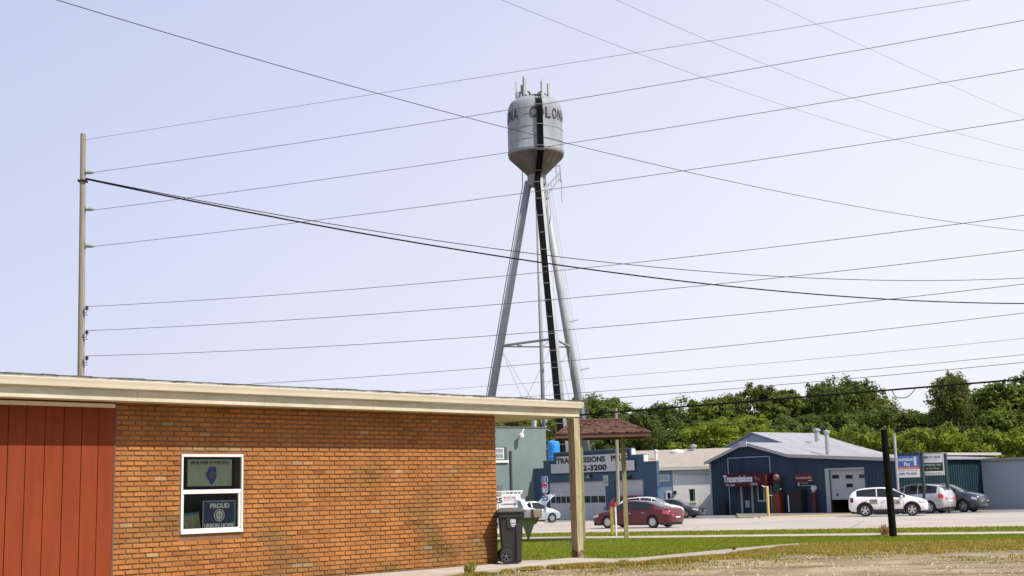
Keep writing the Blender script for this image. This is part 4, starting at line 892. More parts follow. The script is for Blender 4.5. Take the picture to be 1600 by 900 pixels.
# ------------------------------------------------------------ ROADSIDE SIGNS
Ysn = 88.
def pylon(px, y0, y1, r, label, m):
    a = atY(px, y1, Ysn); o = thing('sign_post', label, 'post', (a.x, Ysn, g(Ysn))); MB().tube([(0, 0, -.2), (0, 0, a.z - g(Ysn))], r, 10).build('post', m, o)
    MB().lathe([(r, 0), (r * 1.5, .05), (.001, .1)], 10, (0, 0, a.z - g(Ysn))).build('cap', m, o); return o
pylon(1397.5, 0, 681, .09, 'tall grey pole just right of the black stub pole, left of the roadside signs', GALV)
def board(px0, py0, px1, py1, name, label):
    o_ = atY((px0 + px1) / 2, py1, Ysn); fr = Frame((o_.x, Ysn, o_.z), -math.radians(28)); a = fr.pl(px0, py1)[0]; b = fr.pl(px1, py1)[0]; t_ = fr.pl((px0 + px1) / 2, py0)[1]
    return thing(name, label, 'sign', fr.o, fr.a), a, b, t_, fr
sg, a, b, h, fr = board(1401, 709.5, 1438, 746, 'roadside_sign', 'blue and white Transmissions Plus roadside sign with a red band')
DB = mat('sign_case_navy', (.015, .025, .045), .5)
MB().box(a - .06, b + .06, .0, .3, -.05, h + .1).build('case', DB, sg, bevel=.03)
MB().box(a, b, -.015, -.002, h * .46, h - .12).build('blue_panel', mat('sign_blue', (.05, .16, .46), .5), sg); MB().box(a, b, -.015, -.002, h * .36, h * .455).build('red_band', mat('sign_orange_red', (.62, .13, .05), .5), sg); MB().box(a, b, -.015, -.002, .0, h * .355).build('white_panel', mat('sign_white', (.78, .78, .78), .5), sg)
W_ = b - a
mb = MB(); lines(sg, WL, ('Transmissions', a + W_ * .03, a + W_ * .74, h * .70, h * .87, -.022, .03), ('Plus', a + W_ * .36, a + W_ * .60, h * .48, h * .66, -.022, .03), ('www.TransPlus.com', a + W_ * .15, a + W_ * .85, h * .385, h * .435, -.022))
mb.box(a + W_ * .78, a + W_ * .88, -.02, -.016, h * .5, h * .88)
mb.build('pale_figure', WL, sg); lines(sg, BLACKM, ('(309) 792-3200', a + W_ * .12, a + W_ * .86, h * .08, h * .21, -.022, .02), ('Automatic - Manual - 4x4', a + W_ * .1, a + W_ * .9, h * .27, h * .32, -.022))
sg2, a, b, h, fr = board(1441.5, 710, 1474, 742, 'roadside_sign', 'white, black and white three-panel roadside sign farthest right')
MB().box(a - .06, b + .06, .0, .3, -.05, h + .1).build('case', mat('sign_case_grey', (.30, .31, .31), .5), sg2, bevel=.03)
WP = mat('sign_white_b', (.76, .77, .74), .5); W_ = b - a
MB().box(a, b, -.015, -.002, h * .60, h).build('upper_panel', WP, sg2); MB().box(a, b, -.015, -.002, h * .19, h * .59).build('middle_panel', mat('sign_black', (.015, .02, .018), .5), sg2); MB().box(a, b, -.015, -.002, 0, h * .18).build('lower_panel', WP, sg2)
lines(sg2, BLACKM, ("DEBBIE'S PC REPAIR", a + W_ * .04, a + W_ * .93, h * .80, h * .94, -.022, .02), ('Computer Service', a + W_ * .2, a + W_ * .8, h * .68, h * .75, -.022), ('Small Business Center', a + W_ * .06, a + W_ * .94, h * .05, h * .13, -.022, .01))
mb = MB(); addtext(mb, 'PROFESSIONAL TECH', a + W_ * .07, a + W_ * .92, h * .44, h * .54, -.022, .02); mb.build('mint_lettering', mat('mint_ink', (.35, .62, .55), .5), sg2)
mb = MB(); addtext(mb, 'by Your Money', a + W_ * .2, a + W_ * .85, h * .25, h * .37, -.022, .01); mb.build('gold_lettering', mat('gold_ink', (.55, .45, .2), .5), sg2)
pylon(1439.5, 0, 708, .13, 'dark post between the two roadside signs', mat('dark_green_post', (.02, .045, .045), .6))
pylon(1476.5, 0, 710, .12, 'dark post at the right edge of the three-panel sign', mat('dark_post', (.02, .04, .04), .6))

# ------------------------------------------------------------ ROAD SIGNS
c = gp(853, 818); rs = thing('route_sign', 'blue TO Interstate 80 sign cluster with a right arrow on a thin post', 'road sign', c, math.radians(-56))
sc = c.y / F; zz = lambda py: (768 - py) * sc + 1.5 - c.z
MB().tube([(0, .03, -.1), (0, .03, zz(745))], .04, 8).build('post', GALV, rs)
SBL = mat('sign_blue_reflective', (.03, .10, .42), .5); SWH = mat('sign_white_reflective', (.8, .8, .82), .5)
def plate(z0, z1, hw, txt, red=False):
    MB().box(-hw, hw, -.01, .0, z0, z1).build('plate', SWH, rs); MB().box(-hw + .03, hw - .03, -.014, -.0105, z0 + .03, z1 - .03).build('plate_field', SBL, rs)
hp = .36
plate(zz(754), zz(745.5), hp, 'TO'); plate(zz(783), zz(775), hp, '')
z0, z1 = zz(774), zz(755); shp = [(-.30, .95), (0, 1.0), (.30, .95), (.37, .55), (.30, .28), (0, 0), (-.30, .28), (-.37, .55)]
MB().prism([(x * 1.0, z0 + z_ * (z1 - z0)) for x, z_ in shp], -.012, 0).build('shield', SWH, rs)
MB().prism([(x * .92, z0 + .03 + z_ * (z1 - z0 - .06)) for x, z_ in shp[3:] ] + [(-.34, z0 + .64 * (z1 - z0)), (.34, z0 + .64 * (z1 - z0))], -.016, -.0125).build('shield_field', SBL, rs)
MB().prism([(-.35, z0 + .68 * (z1 - z0)), (.35, z0 + .68 * (z1 - z0)), (.28, z0 + .92 * (z1 - z0)), (0, z0 + .96 * (z1 - z0)), (-.28, z0 + .92 * (z1 - z0))], -.016, -.0125).build('shield_crown', mat('sign_red', (.6, .03, .04), .5), rs)
mb = MB(); lines(rs, SWH, ('80', -.26, .26, z0 + .2 * (z1 - z0), z0 + .6 * (z1 - z0), -.02, .03), ('TO', -.16, .16, zz(752), zz(747.5), -.02, .03))
za, zb2 = zz(781.5), zz(776.5); zc = (za + zb2) / 2; mb.prism([(-.2, zc - .04), (.02, zc - .04), (.02, za), (.22, zc), (.02, zb2), (.02, zc + .04), (-.2, zc + .04)], -.02, -.018)
mb.build('arrow', SWH, rs)
v = atY(782, 800, 76); spd = thing('speed_limit_sign', 'speed limit 25 sign peeking out beyond the brick corner', 'road sign', (v.x - .12, 76, g(76)), 0)
zz = lambda py: (769 - py) * 76 / F + 1.5 - g(76)
MB().tube([(0, .03, -.1), (0, .03, zz(768))], .035, 8).build('post', GALV, spd); MB().box(-.31, .31, -.01, .0, zz(787), zz(767)).build('plate', WHITE, spd)
lines(spd, BLACKM, ('SPEED', -.24, .24, zz(771.5), zz(768.5), -.015, .02), ('LIMIT', -.2, .2, zz(775.5), zz(772.5), -.015, .02), ('25', -.23, .23, zz(785.5), zz(777), -.015, .04))

# ------------------------------------------------------------ CARS
def catm(keys, x):
    i = 0
    while i < len(keys) - 2 and x > keys[i + 1][0]: i += 1
    p1, p2 = keys[i], keys[i + 1]; p0 = keys[max(i - 1, 0)]; p3 = keys[min(i + 2, len(keys) - 1)]
    t = (x - p1[0]) / (p2[0] - p1[0]); out = []
    for k_ in range(1, len(p1)):
        m1_ = (p2[k_] - p0[k_]) / max(1e-6, p2[0] - p0[0]) * (p2[0] - p1[0]); m2_ = (p3[k_] - p1[k_]) / max(1e-6, p3[0] - p1[0]) * (p2[0] - p1[0])
        lim = 3 * (p2[k_] - p1[k_]); 
        if lim == 0: m1_ = m2_ = 0
        else:
            if m1_ / lim < 0: m1_ = 0
            if m2_ / lim < 0: m2_ = 0
            if m1_ / lim > 1: m1_ = lim
            if m2_ / lim > 1: m2_ = lim
        t2, t3 = t * t, t * t * t
        out.append((2 * t3 - 3 * t2 + 1) * p1[k_] + (t3 - 2 * t2 + t) * m1_ + (-2 * t3 + 3 * t2) * p2[k_] + (t3 - t2) * m2_)
    return out
def section(keys, x, hood=None):
    w, wr, zb, zt, zr = catm(keys, x)      # half width, roof half width, bottom, belt, top
    return [(w * .88, zb), (w * .97, zb + .10), (w, zb + (zt - zb) * .45), (w * .995, zb + (zt - zb) * .80), (w * .96, zt), (w * .96 + (wr - w * .96) * .52, zt + (zr - zt) * .48), (wr, zr - .035 * min(1, (zr - zt) * 4)), (wr * .72, zr), (0, zr + .015)]
def car(name, label, keys, paint, loc, rz, wheels, wr_, glass, wsh, rwn, lights, sc=1., spokes=5, cat='car', rimm=CHROME, tailm=None, front_extra=None, hoodcut=None, cladding=False):
    root = thing(name, label, cat, loc, rz); root.scale = (sc, sc, sc)
    x0, x1 = keys[0][0], keys[-1][0]; N = 64
    X = [x0 + (x1 - x0) * i / N for i in range(N + 1)]; mb = MB(); vs = []; K = 17
    for x in X:
        s = section(keys, x); ring = [(x, -y, z_) for y, z_ in s] + [(x, y, z_) for y, z_ in reversed(s[:-1])]
        vs += ring
    fs = [(i * K + j, i * K + (j + 1) % K, (i + 1) * K + (j + 1) % K, (i + 1) * K + j) for i in range(N) for j in range(K)]
    fs += [tuple(range(K - 1, -1, -1)), tuple(range(N * K, (N + 1) * K))]
    mb.add([(x, y, z_) for x, y, z_ in vs], [tuple(reversed(f)) for f in fs])
    body = mb.build('body', [paint, BLACKM], root, smooth=True)
    # wheel wells cut for real
    cut = MB(); W = max(k_[1] for k_ in keys)
    for wx in wheels:
        for sd_ in (-1, 1):
            R_ = wr_ * 1.13; n = 24
            cut.add([(wx + R_ * math.cos(t_ * math.tau / n), y, wr_ + R_ * math.sin(t_ * math.tau / n)) for y in (sd_ * (W - .30), sd_ * (W + .1)) for t_ in range(n)], [tuple(range(n)), tuple(range(2 * n - 1, n - 1, -1))] + [(i, i + n, (i + 1) % n + n, (i + 1) % n) for i in range(n)] if sd_ > 0 else [tuple(range(n - 1, -1, -1)), tuple(range(n, 2 * n))] + [(i, (i + 1) % n, (i + 1) % n + n, i + n) for i in range(n)])
    me = bpy.data.meshes.new('c'); me.from_pydata(cut.v, [], cut.f); me.materials.append(paint); me.materials.append(BLACKM); me.polygons.foreach_set('material_index', [1] * len(me.polygons)); me.update()
    co_ = bpy.data.objects.new('c', me); COL.objects.link(co_); co_.matrix_world = Matrix.Identity(4)
    # evaluate in root space: body has identity local matrix
    body.parent = None
    bmod = body.modifiers.new('b', 'BOOLEAN'); bmod.object = co_; bmod.operation = 'DIFFERENCE'; bmod.solver = 'EXACT'
    dg = bpy.context.evaluated_depsgraph_get(); dg.update(); nm = bpy.data.meshes.new_from_object(body.evaluated_get(dg))
    body.modifiers.clear(); body.data = nm; body.parent = root; bpy.data.objects.remove(co_)
    try: nm.set_sharp_from_angle(angle=math.radians(38))
    except Exception: pass
    for wx in wheels:
        for sd_ in (-1, 1):
            c_ = (wx, sd_ * (W - .115), wr_); t_ = wheelmesh(MB(), c_, wr_, .22).build('wheel', RUBBER, root, smooth=False)
            MB().add([(wx + wr_ * .64 * math.cos(j * math.tau / 20), c_[1] + sd_ * .04, wr_ + wr_ * .64 * math.sin(j * math.tau / 20)) for j in range(20)], [tuple(range(20))]).build('wheel_disc', BLACKM, t_)
            rimmesh(MB(), c_, wr_, .22, sd_, spokes).build('rim', rimm, t_)
    if cladding:
        for wx in wheels:
            for sd_ in (-1, 1):
                mb = MB(); n = 18; vs = []
                for i in range(n + 1):
                    t_ = math.pi * (i / n * 1.12 - .06)
                    for q in (wr_ * 1.12, wr_ * 1.34): vs.append((wx + q * math.cos(t_), sd_ * (W + .006), wr_ + q * math.sin(t_)))
                    for q in (wr_ * 1.12, wr_ * 1.34): vs.append((wx + q * math.cos(t_), sd_ * (W - .06), wr_ + q * math.sin(t_)))
                mb.add(vs, [(4 * i + a, 4 * i + b, 4 * i + 4 + b, 4 * i + 4 + a) for i in range(n) for a, b in ((0, 1), (1, 3), (3, 2), (2, 0))]); mb.build('arch_trim', BLACKM, root)
    # side windows: patches following the body between belt and roof rail
    def side_patch(xa, xb, sd_, u0, u1, m, name='side_window', off=.012):
        mb = MB(); n = 22; vs = []
        for i in range(n + 1):
            x = xa + (xb - xa) * i / n; s = section(keys, x); a_, b_, c_ = s[4], s[5], s[6]
            for u in (u0, (u0 + u1) / 2, u1):
                if u < .5: t_ = u / .5; y, z_ = a_[0] + (b_[0] - a_[0]) * t_, a_[1] + (b_[1] - a_[1]) * t_
                else: t_ = (u - .5) / .5; y, z_ = b_[0] + (c_[0] - b_[0]) * t_, b_[1] + (c_[1] - b_[1]) * t_
                vs.append((x, sd_ * (y + off), z_ + off * .3))
        mb.add(vs, [(i * 3 + j, i * 3 + j + 1, (i + 1) * 3 + j + 1, (i + 1) * 3 + j) for i in range(n) for j in range(2)]); return mb.build(name, m, root)
    for sd_ in (-1, 1):
        for i, (ga_, gb2) in enumerate(glass): side_patch(ga_, gb2, sd_, .10, .93, DARKGL)
    def top_patch(xa, xb, m, name, f=.90, off=.014):
        mb = MB(); n = 10; vs = []
        for i in range(n + 1):
            x = xa + (xb - xa) * i / n; s = section(keys, x)
            for k_ in range(-3, 4):
                q = k_ / 3; y = q * s[6][0] * f; aq = abs(y)
                z_ = s[8][1] + (s[7][1] - s[8][1]) * aq / s[7][0] if aq < s[7][0] else s[7][1] + (s[6][1] - s[7][1]) * (aq - s[7][0]) / (s[6][0] - s[7][0])
                vs.append((x, y, z_ + off))
        mb.add(vs, [(i * 7 + j, (i + 1) * 7 + j, (i + 1) * 7 + j + 1, i * 7 + j + 1) for i in range(n) for j in range(6)]); return mb.build(name, m, root)
    if wsh: top_patch(*wsh, SCRN, 'windscreen')
    if rwn: top_patch(*rwn, SCRN, 'rear_window')
    for nm_, xa, xb, u0, u1, m in lights:       # wrap-round lamps on body sides: x range, height fraction
        for sd_ in (-1, 1):
            mb = MB(); vs = []
            for i in range(9):
                x = xa + (xb - xa) * i / 8; s = section(keys, x)
                for u in (u0, u1):
                    zq = s[0][1] + (s[4][1] - s[0][1]) * u
                    for a_, b_ in zip(s, s[1:]):
                        if a_[1] <= zq <= b_[1]: y = a_[0] + (b_[0] - a_[0]) * (zq - a_[1]) / max(1e-5, b_[1] - a_[1]); break
                    vs.append((x, sd_ * (y + .012), zq))
                    
            mb.add(vs, [(2 * i, 2 * i + 1, 2 * i + 3, 2 * i + 2) for i in range(8)])
            # round onto the end face
            xe_ = x1 + .012 if xb > 0 else x0 - .012; s = section(keys, x1 if xb > 0 else x0)
            zq0, zq1 = s[0][1] + (s[4][1] - s[0][1]) * u0, s[0][1] + (s[4][1] - s[0][1]) * u1; ww = s[3][0]
            mb.box(min(xe_, xe_ - .0) - .006, xe_ + .006, sd_ * ww * .62 if sd_ > 0 else -ww * .97, ww * .97 if sd_ > 0 else -ww * .62, zq0, zq1)
            mb.build(nm_, m, root)
    for sd_ in (-1, 1):       # mirrors, handles
        xm_ = glass[-1][1] - .18; s = section(keys, xm_)
        MB().box(xm_ - .07, xm_ + .07, min(sd_ * (s[4][0] + .0), sd_ * (s[4][0] + .2)), max(sd_ * s[4][0], sd_ * (s[4][0] + .2)), s[4][1] + .01, s[4][1] + .15).build('mirror', paint, root, bevel=.03)
        for xh in (glass[0][0] + .55, glass[-1][1] - 1.15):
            s = section(keys, xh); yy = s[3][0] + .012; zz_ = s[3][1] + .02
            MB().box(xh - .08, xh + .08, min(sd_ * yy, sd_ * (yy + .02)), max(sd_ * yy, sd_ * (yy + .02)), zz_ - .015, zz_ + .015).build('door_handle', CHROME, root)
        # door shut lines
        for xh in (glass[0][0] + .32, (glass[0][0] + glass[-1][1]) / 2 + .02, glass[-1][1] - .12):
            mb = MB(); s = section(keys, xh); vs = []
            for q in s[1:5]: vs += [(xh - .006, sd_ * (q[0] + .004), q[1]), (xh + .006, sd_ * (q[0] + .004), q[1])]
            mb.add(vs, [(2 * i, 2 * i + 1, 2 * i + 3, 2 * i + 2) for i in range(3)]).build('door_gap', BLACKM, root)
    s = section(keys, x1); w_ = s[3][0]
    MB().box(x1 - .02, x1 + .014, -w_ * .55, w_ * .55, s[0][1] + (s[4][1] - s[0][1]) * .38, s[0][1] + (s[4][1] - s[0][1]) * .78).build('grille', BLACKM, root)
    MB().box(x1 + .0, x1 + .022, -w_ * .5, w_ * .5, s[0][1] + (s[4][1] - s[0][1]) * .56, s[0][1] + (s[4][1] - s[0][1]) * .61).build('grille_bar', CHROME, root)
    s = section(keys, x0); MB().box(x0 - .016, x0 + .02, -.26, .26, s[0][1] + (s[4][1] - s[0][1]) * .40, s[0][1] + (s[4][1] - s[0][1]) * .62).build('licence_plate', WHITE, root)
    mb = MB()
    for a_, b_ in ((x0 + .15, wheels[0] - wr_ * 1.2), (wheels[0] + wr_ * 1.2, wheels[1] - wr_ * 1.2), (wheels[1] + wr_ * 1.2, x1 - .15)):
        mb.box(a_, b_, -W * .86, W * .86, .16, keys[len(keys) // 2][3] + .06)
    mb.build('underbody', BLACKM, root)
    return root
SCRN = mat('windscreen_glass', (.05, .065, .07), .05, spec=.8)
def paintm(n, c, r=.3, metal=.3): return mat(n, c, r, metal, coat=1)
HL = mat('headlamp_lens', (.6, .62, .64), .12, .3); TL = mat('tail_lamp_red', (.42, .02, .02), .15)
AMB = mat('clear_red_lamp', (.5, .10, .09), .15)
#        x     w    wr    zb   belt  top
sedan = [(-2.5, .70, .55, .42, .72, .80), (-2.44, .82, .60, .30, .86, 1.00), (-2.25, .89, .64, .24, .95, 1.07), (-1.95, .92, .66, .22, .97, 1.10), (-1.60, .93, .62, .20, .97, 1.19), (-1.10, .935, .60, .19, .96, 1.36), (-.65, .935, .59, .19, .95, 1.45), (0, .93, .60, .19, .93, 1.49), (.45, .93, .61, .19, .92, 1.45), (.95, .93, .64, .19, .91, 1.23), (1.35, .925, .72, .20, .90, 1.02), (1.8, .91, .74, .21, .84, .94), (2.2, .87, .70, .22, .76, .84), (2.42, .78, .60, .25, .68, .74), (2.5, .62, .5, .34, .58, .62)]
suv = [(-2.20, .70, .52, .50, .90, .98), (-2.16, .80, .55, .38, 1.02, 1.14), (-2.02, .86, .56, .31, 1.10, 1.36), (-1.75, .885, .57, .27, 1.11, 1.53), (-1.3, .89, .58, .25, 1.09, 1.61), (-.6, .89, .60, .25, 1.06, 1.655), (0, .89, .60, .25, 1.04, 1.63), (.40, .89, .61, .25, 1.03, 1.53), (.80, .89, .65, .25, 1.03, 1.33), (1.18, .885, .71, .26, 1.01, 1.14), (1.55, .88, .73, .27, .96, 1.06), (1.88, .85, .70, .28, .88, .97), (2.12, .77, .62, .32, .79, .85), (2.20, .62, .5, .42, .66, .72)]
mini = [(-2.0, .6, .5, .4, .62, .68), (-1.85, .78, .6, .28, .78, .86), (-1.5, .84, .64, .22, .86, 1.05), (-1.0, .86, .60, .2, .88, 1.28), (-.3, .86, .58, .19, .88, 1.43), (.2, .86, .58, .19, .88, 1.44), (.6, .86, .60, .19, .88, 1.28), (1.0, .86, .66, .2, .87, 1.02), (1.4, .85, .66, .21, .82, .92), (1.8, .78, .6, .25, .7, .76), (2.0, .62, .5, .34, .56, .60)]
def put(px, py, Y=None):
    if Y is None: return gp(px, py)
    v = atY(px, py, Y); return Vector((v.x, Y, g(Y)))
c = gp(1000, 826); 
rc = car('parked_car', 'dark red four-door car parked broadside on the road behind the shelter posts', sedan, mat('red_car_paint', (.10, .003, .006), .35, .0, coat=.5), c + Vector((0, 1.0, .02)), math.radians(180 - 35), (-1.42, 1.42), .335, ((-1.42, -.08), (-.02, 1.12)), (.52, 1.28), (-1.85, -.75), (('tail_light', -2.42, -2.05, .72, .98, AMB), ('headlight', 2.0, 2.4, .70, .95, HL)), sc=.955, spokes=9)
c = gp(1391, 807)
wc = car('parked_suv', 'white compact SUV with dark door emblems, parked behind the black stub pole', suv, mat('white_car_paint', (.78, .77, .77), .3, 0, coat=1), (c.x + .1, 83, g(83) + .02), math.radians(-19), (-1.28, 1.32), .36, ((-1.72, -.62), (-.56, .22), (.28, .98)), (.42, 1.12), (-2.1, -1.78), (('tail_light', -2.08, -1.9, .65, .98, mat('dark_tail_lamp', (.12, .01, .02), .2)), ('headlight', 1.72, 2.12, .80, .97, HL)), sc=1.10, cat='car', cladding=True)
s = section(suv, 0)
mb = MB(); mb.box(-.98, -.56, -.904, -.894, .74, .80).box(-.98, -.56, -.904, -.894, .82, .98).build('door_emblem', mat('dark_emblem', (.10, .085, .07), .6, col2=(.3, .26, .2), vscale=22), wc); MB().prism([(.10, .70), (.75, .70), (.62, .88), (.42, .98), (.2, .84)], -.904, -.894).build('door_emblem', mat('brown_emblem', (.20, .15, .09), .6, col2=(.45, .40, .33), vscale=14), wc)
# black lower cladding of the white car
mb = MB()
for y_ in (-.90, .865): MB().box(-.84, .88, y_, y_ + .035, .24, .40).build('sill_cladding', BLACKM, wc)
van = [(x, w, wr, zb, zt, zr + .04) for x, w, wr, zb, zt, zr in suv]
sil = mat('silver_car_paint', (.55, .55, .56), .3, .5, coat=1)
v = put(1430, 800, 89.5); car('parked_suv', 'silver SUV with bright red tail lights parked beyond the white one', van, sil, v + Vector((0, 0, .02)), math.radians(180 - 42), (-1.28, 1.32), .36, ((-1.72, -.62), (-.56, .22), (.28, .98)), (.42, 1.12), (-2.1, -1.78), (('tail_light', -2.14, -1.85, .72, 1.0, mat('bright_tail_lamp', (.65, .03, .02), .2)), ('headlight', 1.72, 2.05, .74, .95, HL)), sc=1.18)
v = put(1478, 800, 91); car('parked_suv', 'dark blue-grey SUV with a pale roof rack parked farthest right', [(x * 1.1, w, wr, zb, zt + .05, zr + .12) for x, w, wr, zb, zt, zr in suv], paintm('dark_slate_paint', (.045, .06, .085)), v + Vector((0, 0, .02)), math.radians(-40), (-1.42, 1.42), .37, ((-1.9, -.12), (-.05, .98)), (.42, 1.12), (-2.27, -1.95), (('tail_light', -2.28, -2.05, .72, 1.0, TL), ('headlight', 1.95, 2.25, .74, .95, HL)), sc=1.15)
v = put(1013, 800, 87); car('parked_car', 'white car mostly hidden behind the dark red one, its nose facing right', suv, mat('white_car_paint_b', (.72, .72, .73), .3, 0, coat=1), v + Vector((.2, 0, .02)), math.radians(-22), (-1.28, 1.32), .36, ((-1.72, -.62), (-.56, .22), (.28, .98)), (.42, 1.12), (-2.1, -1.78), (('tail_light', -2.12, -1.9, .65, .98, TL), ('headlight', 1.72, 2.05, .74, .95, HL)), sc=.96)
v = put(1055, 800, 95); car('parked_car', 'charcoal sedan nosing out in front of the white building', sedan, paintm('charcoal_paint', (.05, .05, .055)), v + Vector((-.2, 0, .02)), math.radians(-28), (-1.42, 1.42), .335, ((-1.42, -.08), (-.02, 1.12)), (.52, 1.28), (-1.85, -.75), (('tail_light', -2.42, -2.05, .72, .98, TL), ('headlight', 2.0, 2.4, .70, .95, HL)), sc=.93, spokes=7)
v = put(1002, 800, 93.5); car('parked_car', 'dark red vehicle of which only the roof shows above the white car', van, paintm('deep_red_paint', (.25, .01, .015)), v, math.radians(-35), (-1.28, 1.32), .36, ((-1.72, -.62), (-.56, .22), (.28, .98)), (.42, 1.12), (-2.1, -1.78), (('tail_light', -2.12, -1.9, .65, .98, TL), ('headlight', 1.72, 2.05, .74, .95, HL)), sc=1.04)
lbp = mat('pale_blue_car_paint', (.50, .58, .64), .35, .3, coat=.6)
v = gp(836, 818); bc = car('parked_car', 'pale blue small car with its bonnet raised beside the route sign', mini, lbp, (v.x - .3, v.y + .6, g(v.y) + .02), math.radians(26), (-1.2, 1.22), .31, ((-1.35, -.25), (-.19, .88)), (.30, .95), (-1.45, -.7), (('headlight', 1.5, 1.85, .7, .92, HL), ('tail_light', -1.9, -1.7, .65, .95, TL)), sc=1.02)
mb = MB(); vs = []
for i in range(9):
    t_ = i / 8; L = 1.35 * t_; an = math.radians(62) - .35 * t_
    xx, zz_ = .72 + L * math.cos(an), .98 + L * math.sin(an)
    for k_ in range(-4, 5): vs.append((xx - .04 * (k_ / 4) ** 2, k_ / 4 * .66 * (1 - .28 * t_ ** 3), zz_ - .05 * (k_ / 4) ** 2))
nb = len(vs); mb.add(vs + [(x - .03, y, z_ + .035) for x, y, z_ in vs], [(i * 9 + j, i * 9 + j + 1, (i + 1) * 9 + j + 1, (i + 1) * 9 + j) for i in range(8) for j in range(8)] + [(nb + i * 9 + j, nb + (i + 1) * 9 + j, nb + (i + 1) * 9 + j + 1, nb + i * 9 + j + 1) for i in range(8) for j in range(8)] + [(i * 9, nb + i * 9, nb + (i + 1) * 9, (i + 1) * 9) for i in range(8)] + [(i * 9 + 8, (i + 1) * 9 + 8, nb + (i + 1) * 9 + 8, nb + i * 9 + 8) for i in range(8)] + [(72 + j, nb + 72 + j, nb + 73 + j, 73 + j) for j in range(8)])
mb.build('bonnet', lbp, bc, smooth=True)

# white service truck with ladder rack behind the bin
v = put(800, 800, 84); tk = thing('service_truck', 'white service truck with a ladder rack and red lettering behind the bin', 'truck', (v.x, 84, g(84)), math.radians(-8))
zz = lambda py: (769 - py) * 84 / F + 1.5 - g(84); xx = lambda px: (px - 800) * 84 / F
WT = mat('white_truck_paint', (.75, .75, .76), .4)
MB().box(xx(770), xx(811), -.9, .9, zz(806), zz(772)).build('service_body', WT, tk, bevel=.05)
MB().prism([(xx(811) + .003, zz(806)), (xx(838), zz(806)), (xx(836), zz(796)), (xx(823), zz(793)), (xx(817), zz(781)), (xx(811) + .003, zz(779))], -.85, .85).build('cab', WT, tk, bevel=.04)
MB().prism([(xx(812.2), zz(793)), (xx(821), zz(793)), (xx(816.4), zz(782.5)), (xx(812.2), zz(781.5))], -.857, -.852).build('cab_window', mat('bluish_cab_glass', (.10, .16, .22), .08), tk)
mb = MB()
for zq in (zz(768),): mb.tube([(xx(773), -.85, zq), (xx(815), -.85, zq)], .05, 6).tube([(xx(773), .85, zq), (xx(815), .85, zq)], .05, 6)
for q in (775, 787, 800, 812): mb.tube([(xx(q), -.85, zz(772)), (xx(q), -.85, zz(768)), (xx(q), .85, zz(768)), (xx(q), .85, zz(772))], .04, 6)
mb.build('ladder_rack', WT, tk)
lines(tk, mat('red_lettering', (.55, .08, .12), .6), ('EXPERTISE TREE', xx(785), xx(809.5), zz(778.8), zz(775.6), -.905, .02), ('309-755', xx(790.5), xx(808.5), zz(781.8), zz(780), -.905))
MB().box(xx(786), xx(810), -.905, -.901, zz(788), zz(786)).build('side_rail', mat('grey_rail', (.2, .21, .2), .6), tk)
MB().box(xx(812.5), xx(816.5), -1.05, -.95, zz(780.5), zz(775)).build('mirror', WT, tk)
for q in (779, 829):
    wl = wheelmesh(MB(), (xx(q), -.8, .42), .42, .26).build('wheel', RUBBER, tk); rimmesh(MB(), (xx(q), -.8, .42), .42, .26, -1).build('rim', CHROME, wl)
    wl = wheelmesh(MB(), (xx(q), .8, .42), .42, .26).build('wheel', RUBBER, tk)

# ------------------------------------------------------------ UTILITY POLES AND WIRES
YP = 62.
pt = atY(130, 209, YP); pb = atY(126, 640, YP)
dirp = (pt - pb) / (pt.z - pb.z); base = pt + dirp * (g(YP) - .2 - pt.z)
up = thing('utility_pole', 'tall weathered wooden utility pole at the far left with six insulators', 'utility pole', (base.x, base.y, g(YP)))
def polex(z_): v = pt + dirp * (z_ - pt.z); return v - Vector(up.location)
MB().tube([tuple(polex(g(YP) - .2)), tuple(polex(8)), tuple(polex(pt.z))], [.19, .165, .13], 14).build('pole', WOODP, up, smooth=False)
INS = mat('grey_insulator_porcelain', (.25, .29, .28), .35); STL = mat('bracket_steel', (.25, .25, .25), .5, .5)
attach = {}
for py in (269.5, 327, 384.5):
    v = atY(134, py, YP); a = v - Vector(up.location)
    mb = MB(); L = .46
    mb.add([], []); n = 10; pts_ = []; rr = []
    for i in range(19): pts_.append((a.x + L * i / 18, a.y - .1 * i / 18, a.z - .05 * i / 18 + .02)); rr.append((.105 if i % 2 else .065) * (1 if i < 15 else .6))
    mb.tube(pts_, rr, 10); o = mb.build('insulator', INS, up); MB().box(a.x - .14, a.x - .01, a.y - .09, a.y + .09, a.z - .14, a.z + .16).build('insulator_base', STL, o)
for py in (483, 521, 561):
    v = atY(133, py, YP); a = v - Vector(up.location); z_ = a.z
    mb = MB(); mb.tube([(a.x - .1, a.y - .1, z_ - .22), (a.x + .12, a.y - .12, z_ - .20), (a.x + .12, a.y - .12, z_ - .05)], .025, 6); mb.box(a.x - .13, a.x - .08, a.y - .14, a.y - .06, z_ - .34, z_ - .0)
    mb.tube([(a.x - .1, a.y - .1, z_ - .34), (a.x + .2, a.y - .14, z_ - .3)], .02, 6)
    br = mb.build('bracket', STL, up); MB().lathe([(.02, -.07), (.10, -.05), (.05, .0), (.12, .03), (.05, .08), (.09, .1), (.03, .15)], 12, (a.x + .12, a.y - .12, z_)).build('insulator', mat('dark_insulator', (.06, .05, .05), .3), br)
a = polex(atY(130, 283, YP).z); MB().box(a.x - .2, a.x + .2, a.y - .2, a.y + .2, a.z - .05, a.z + .05).build('cable_clamp', BLACKM, up)
WIRE = mat('aluminium_wire', (.10, .10, .115), .6, .2); WIREB = mat('black_cable', (.008, .008, .009), .9, spec=.1)
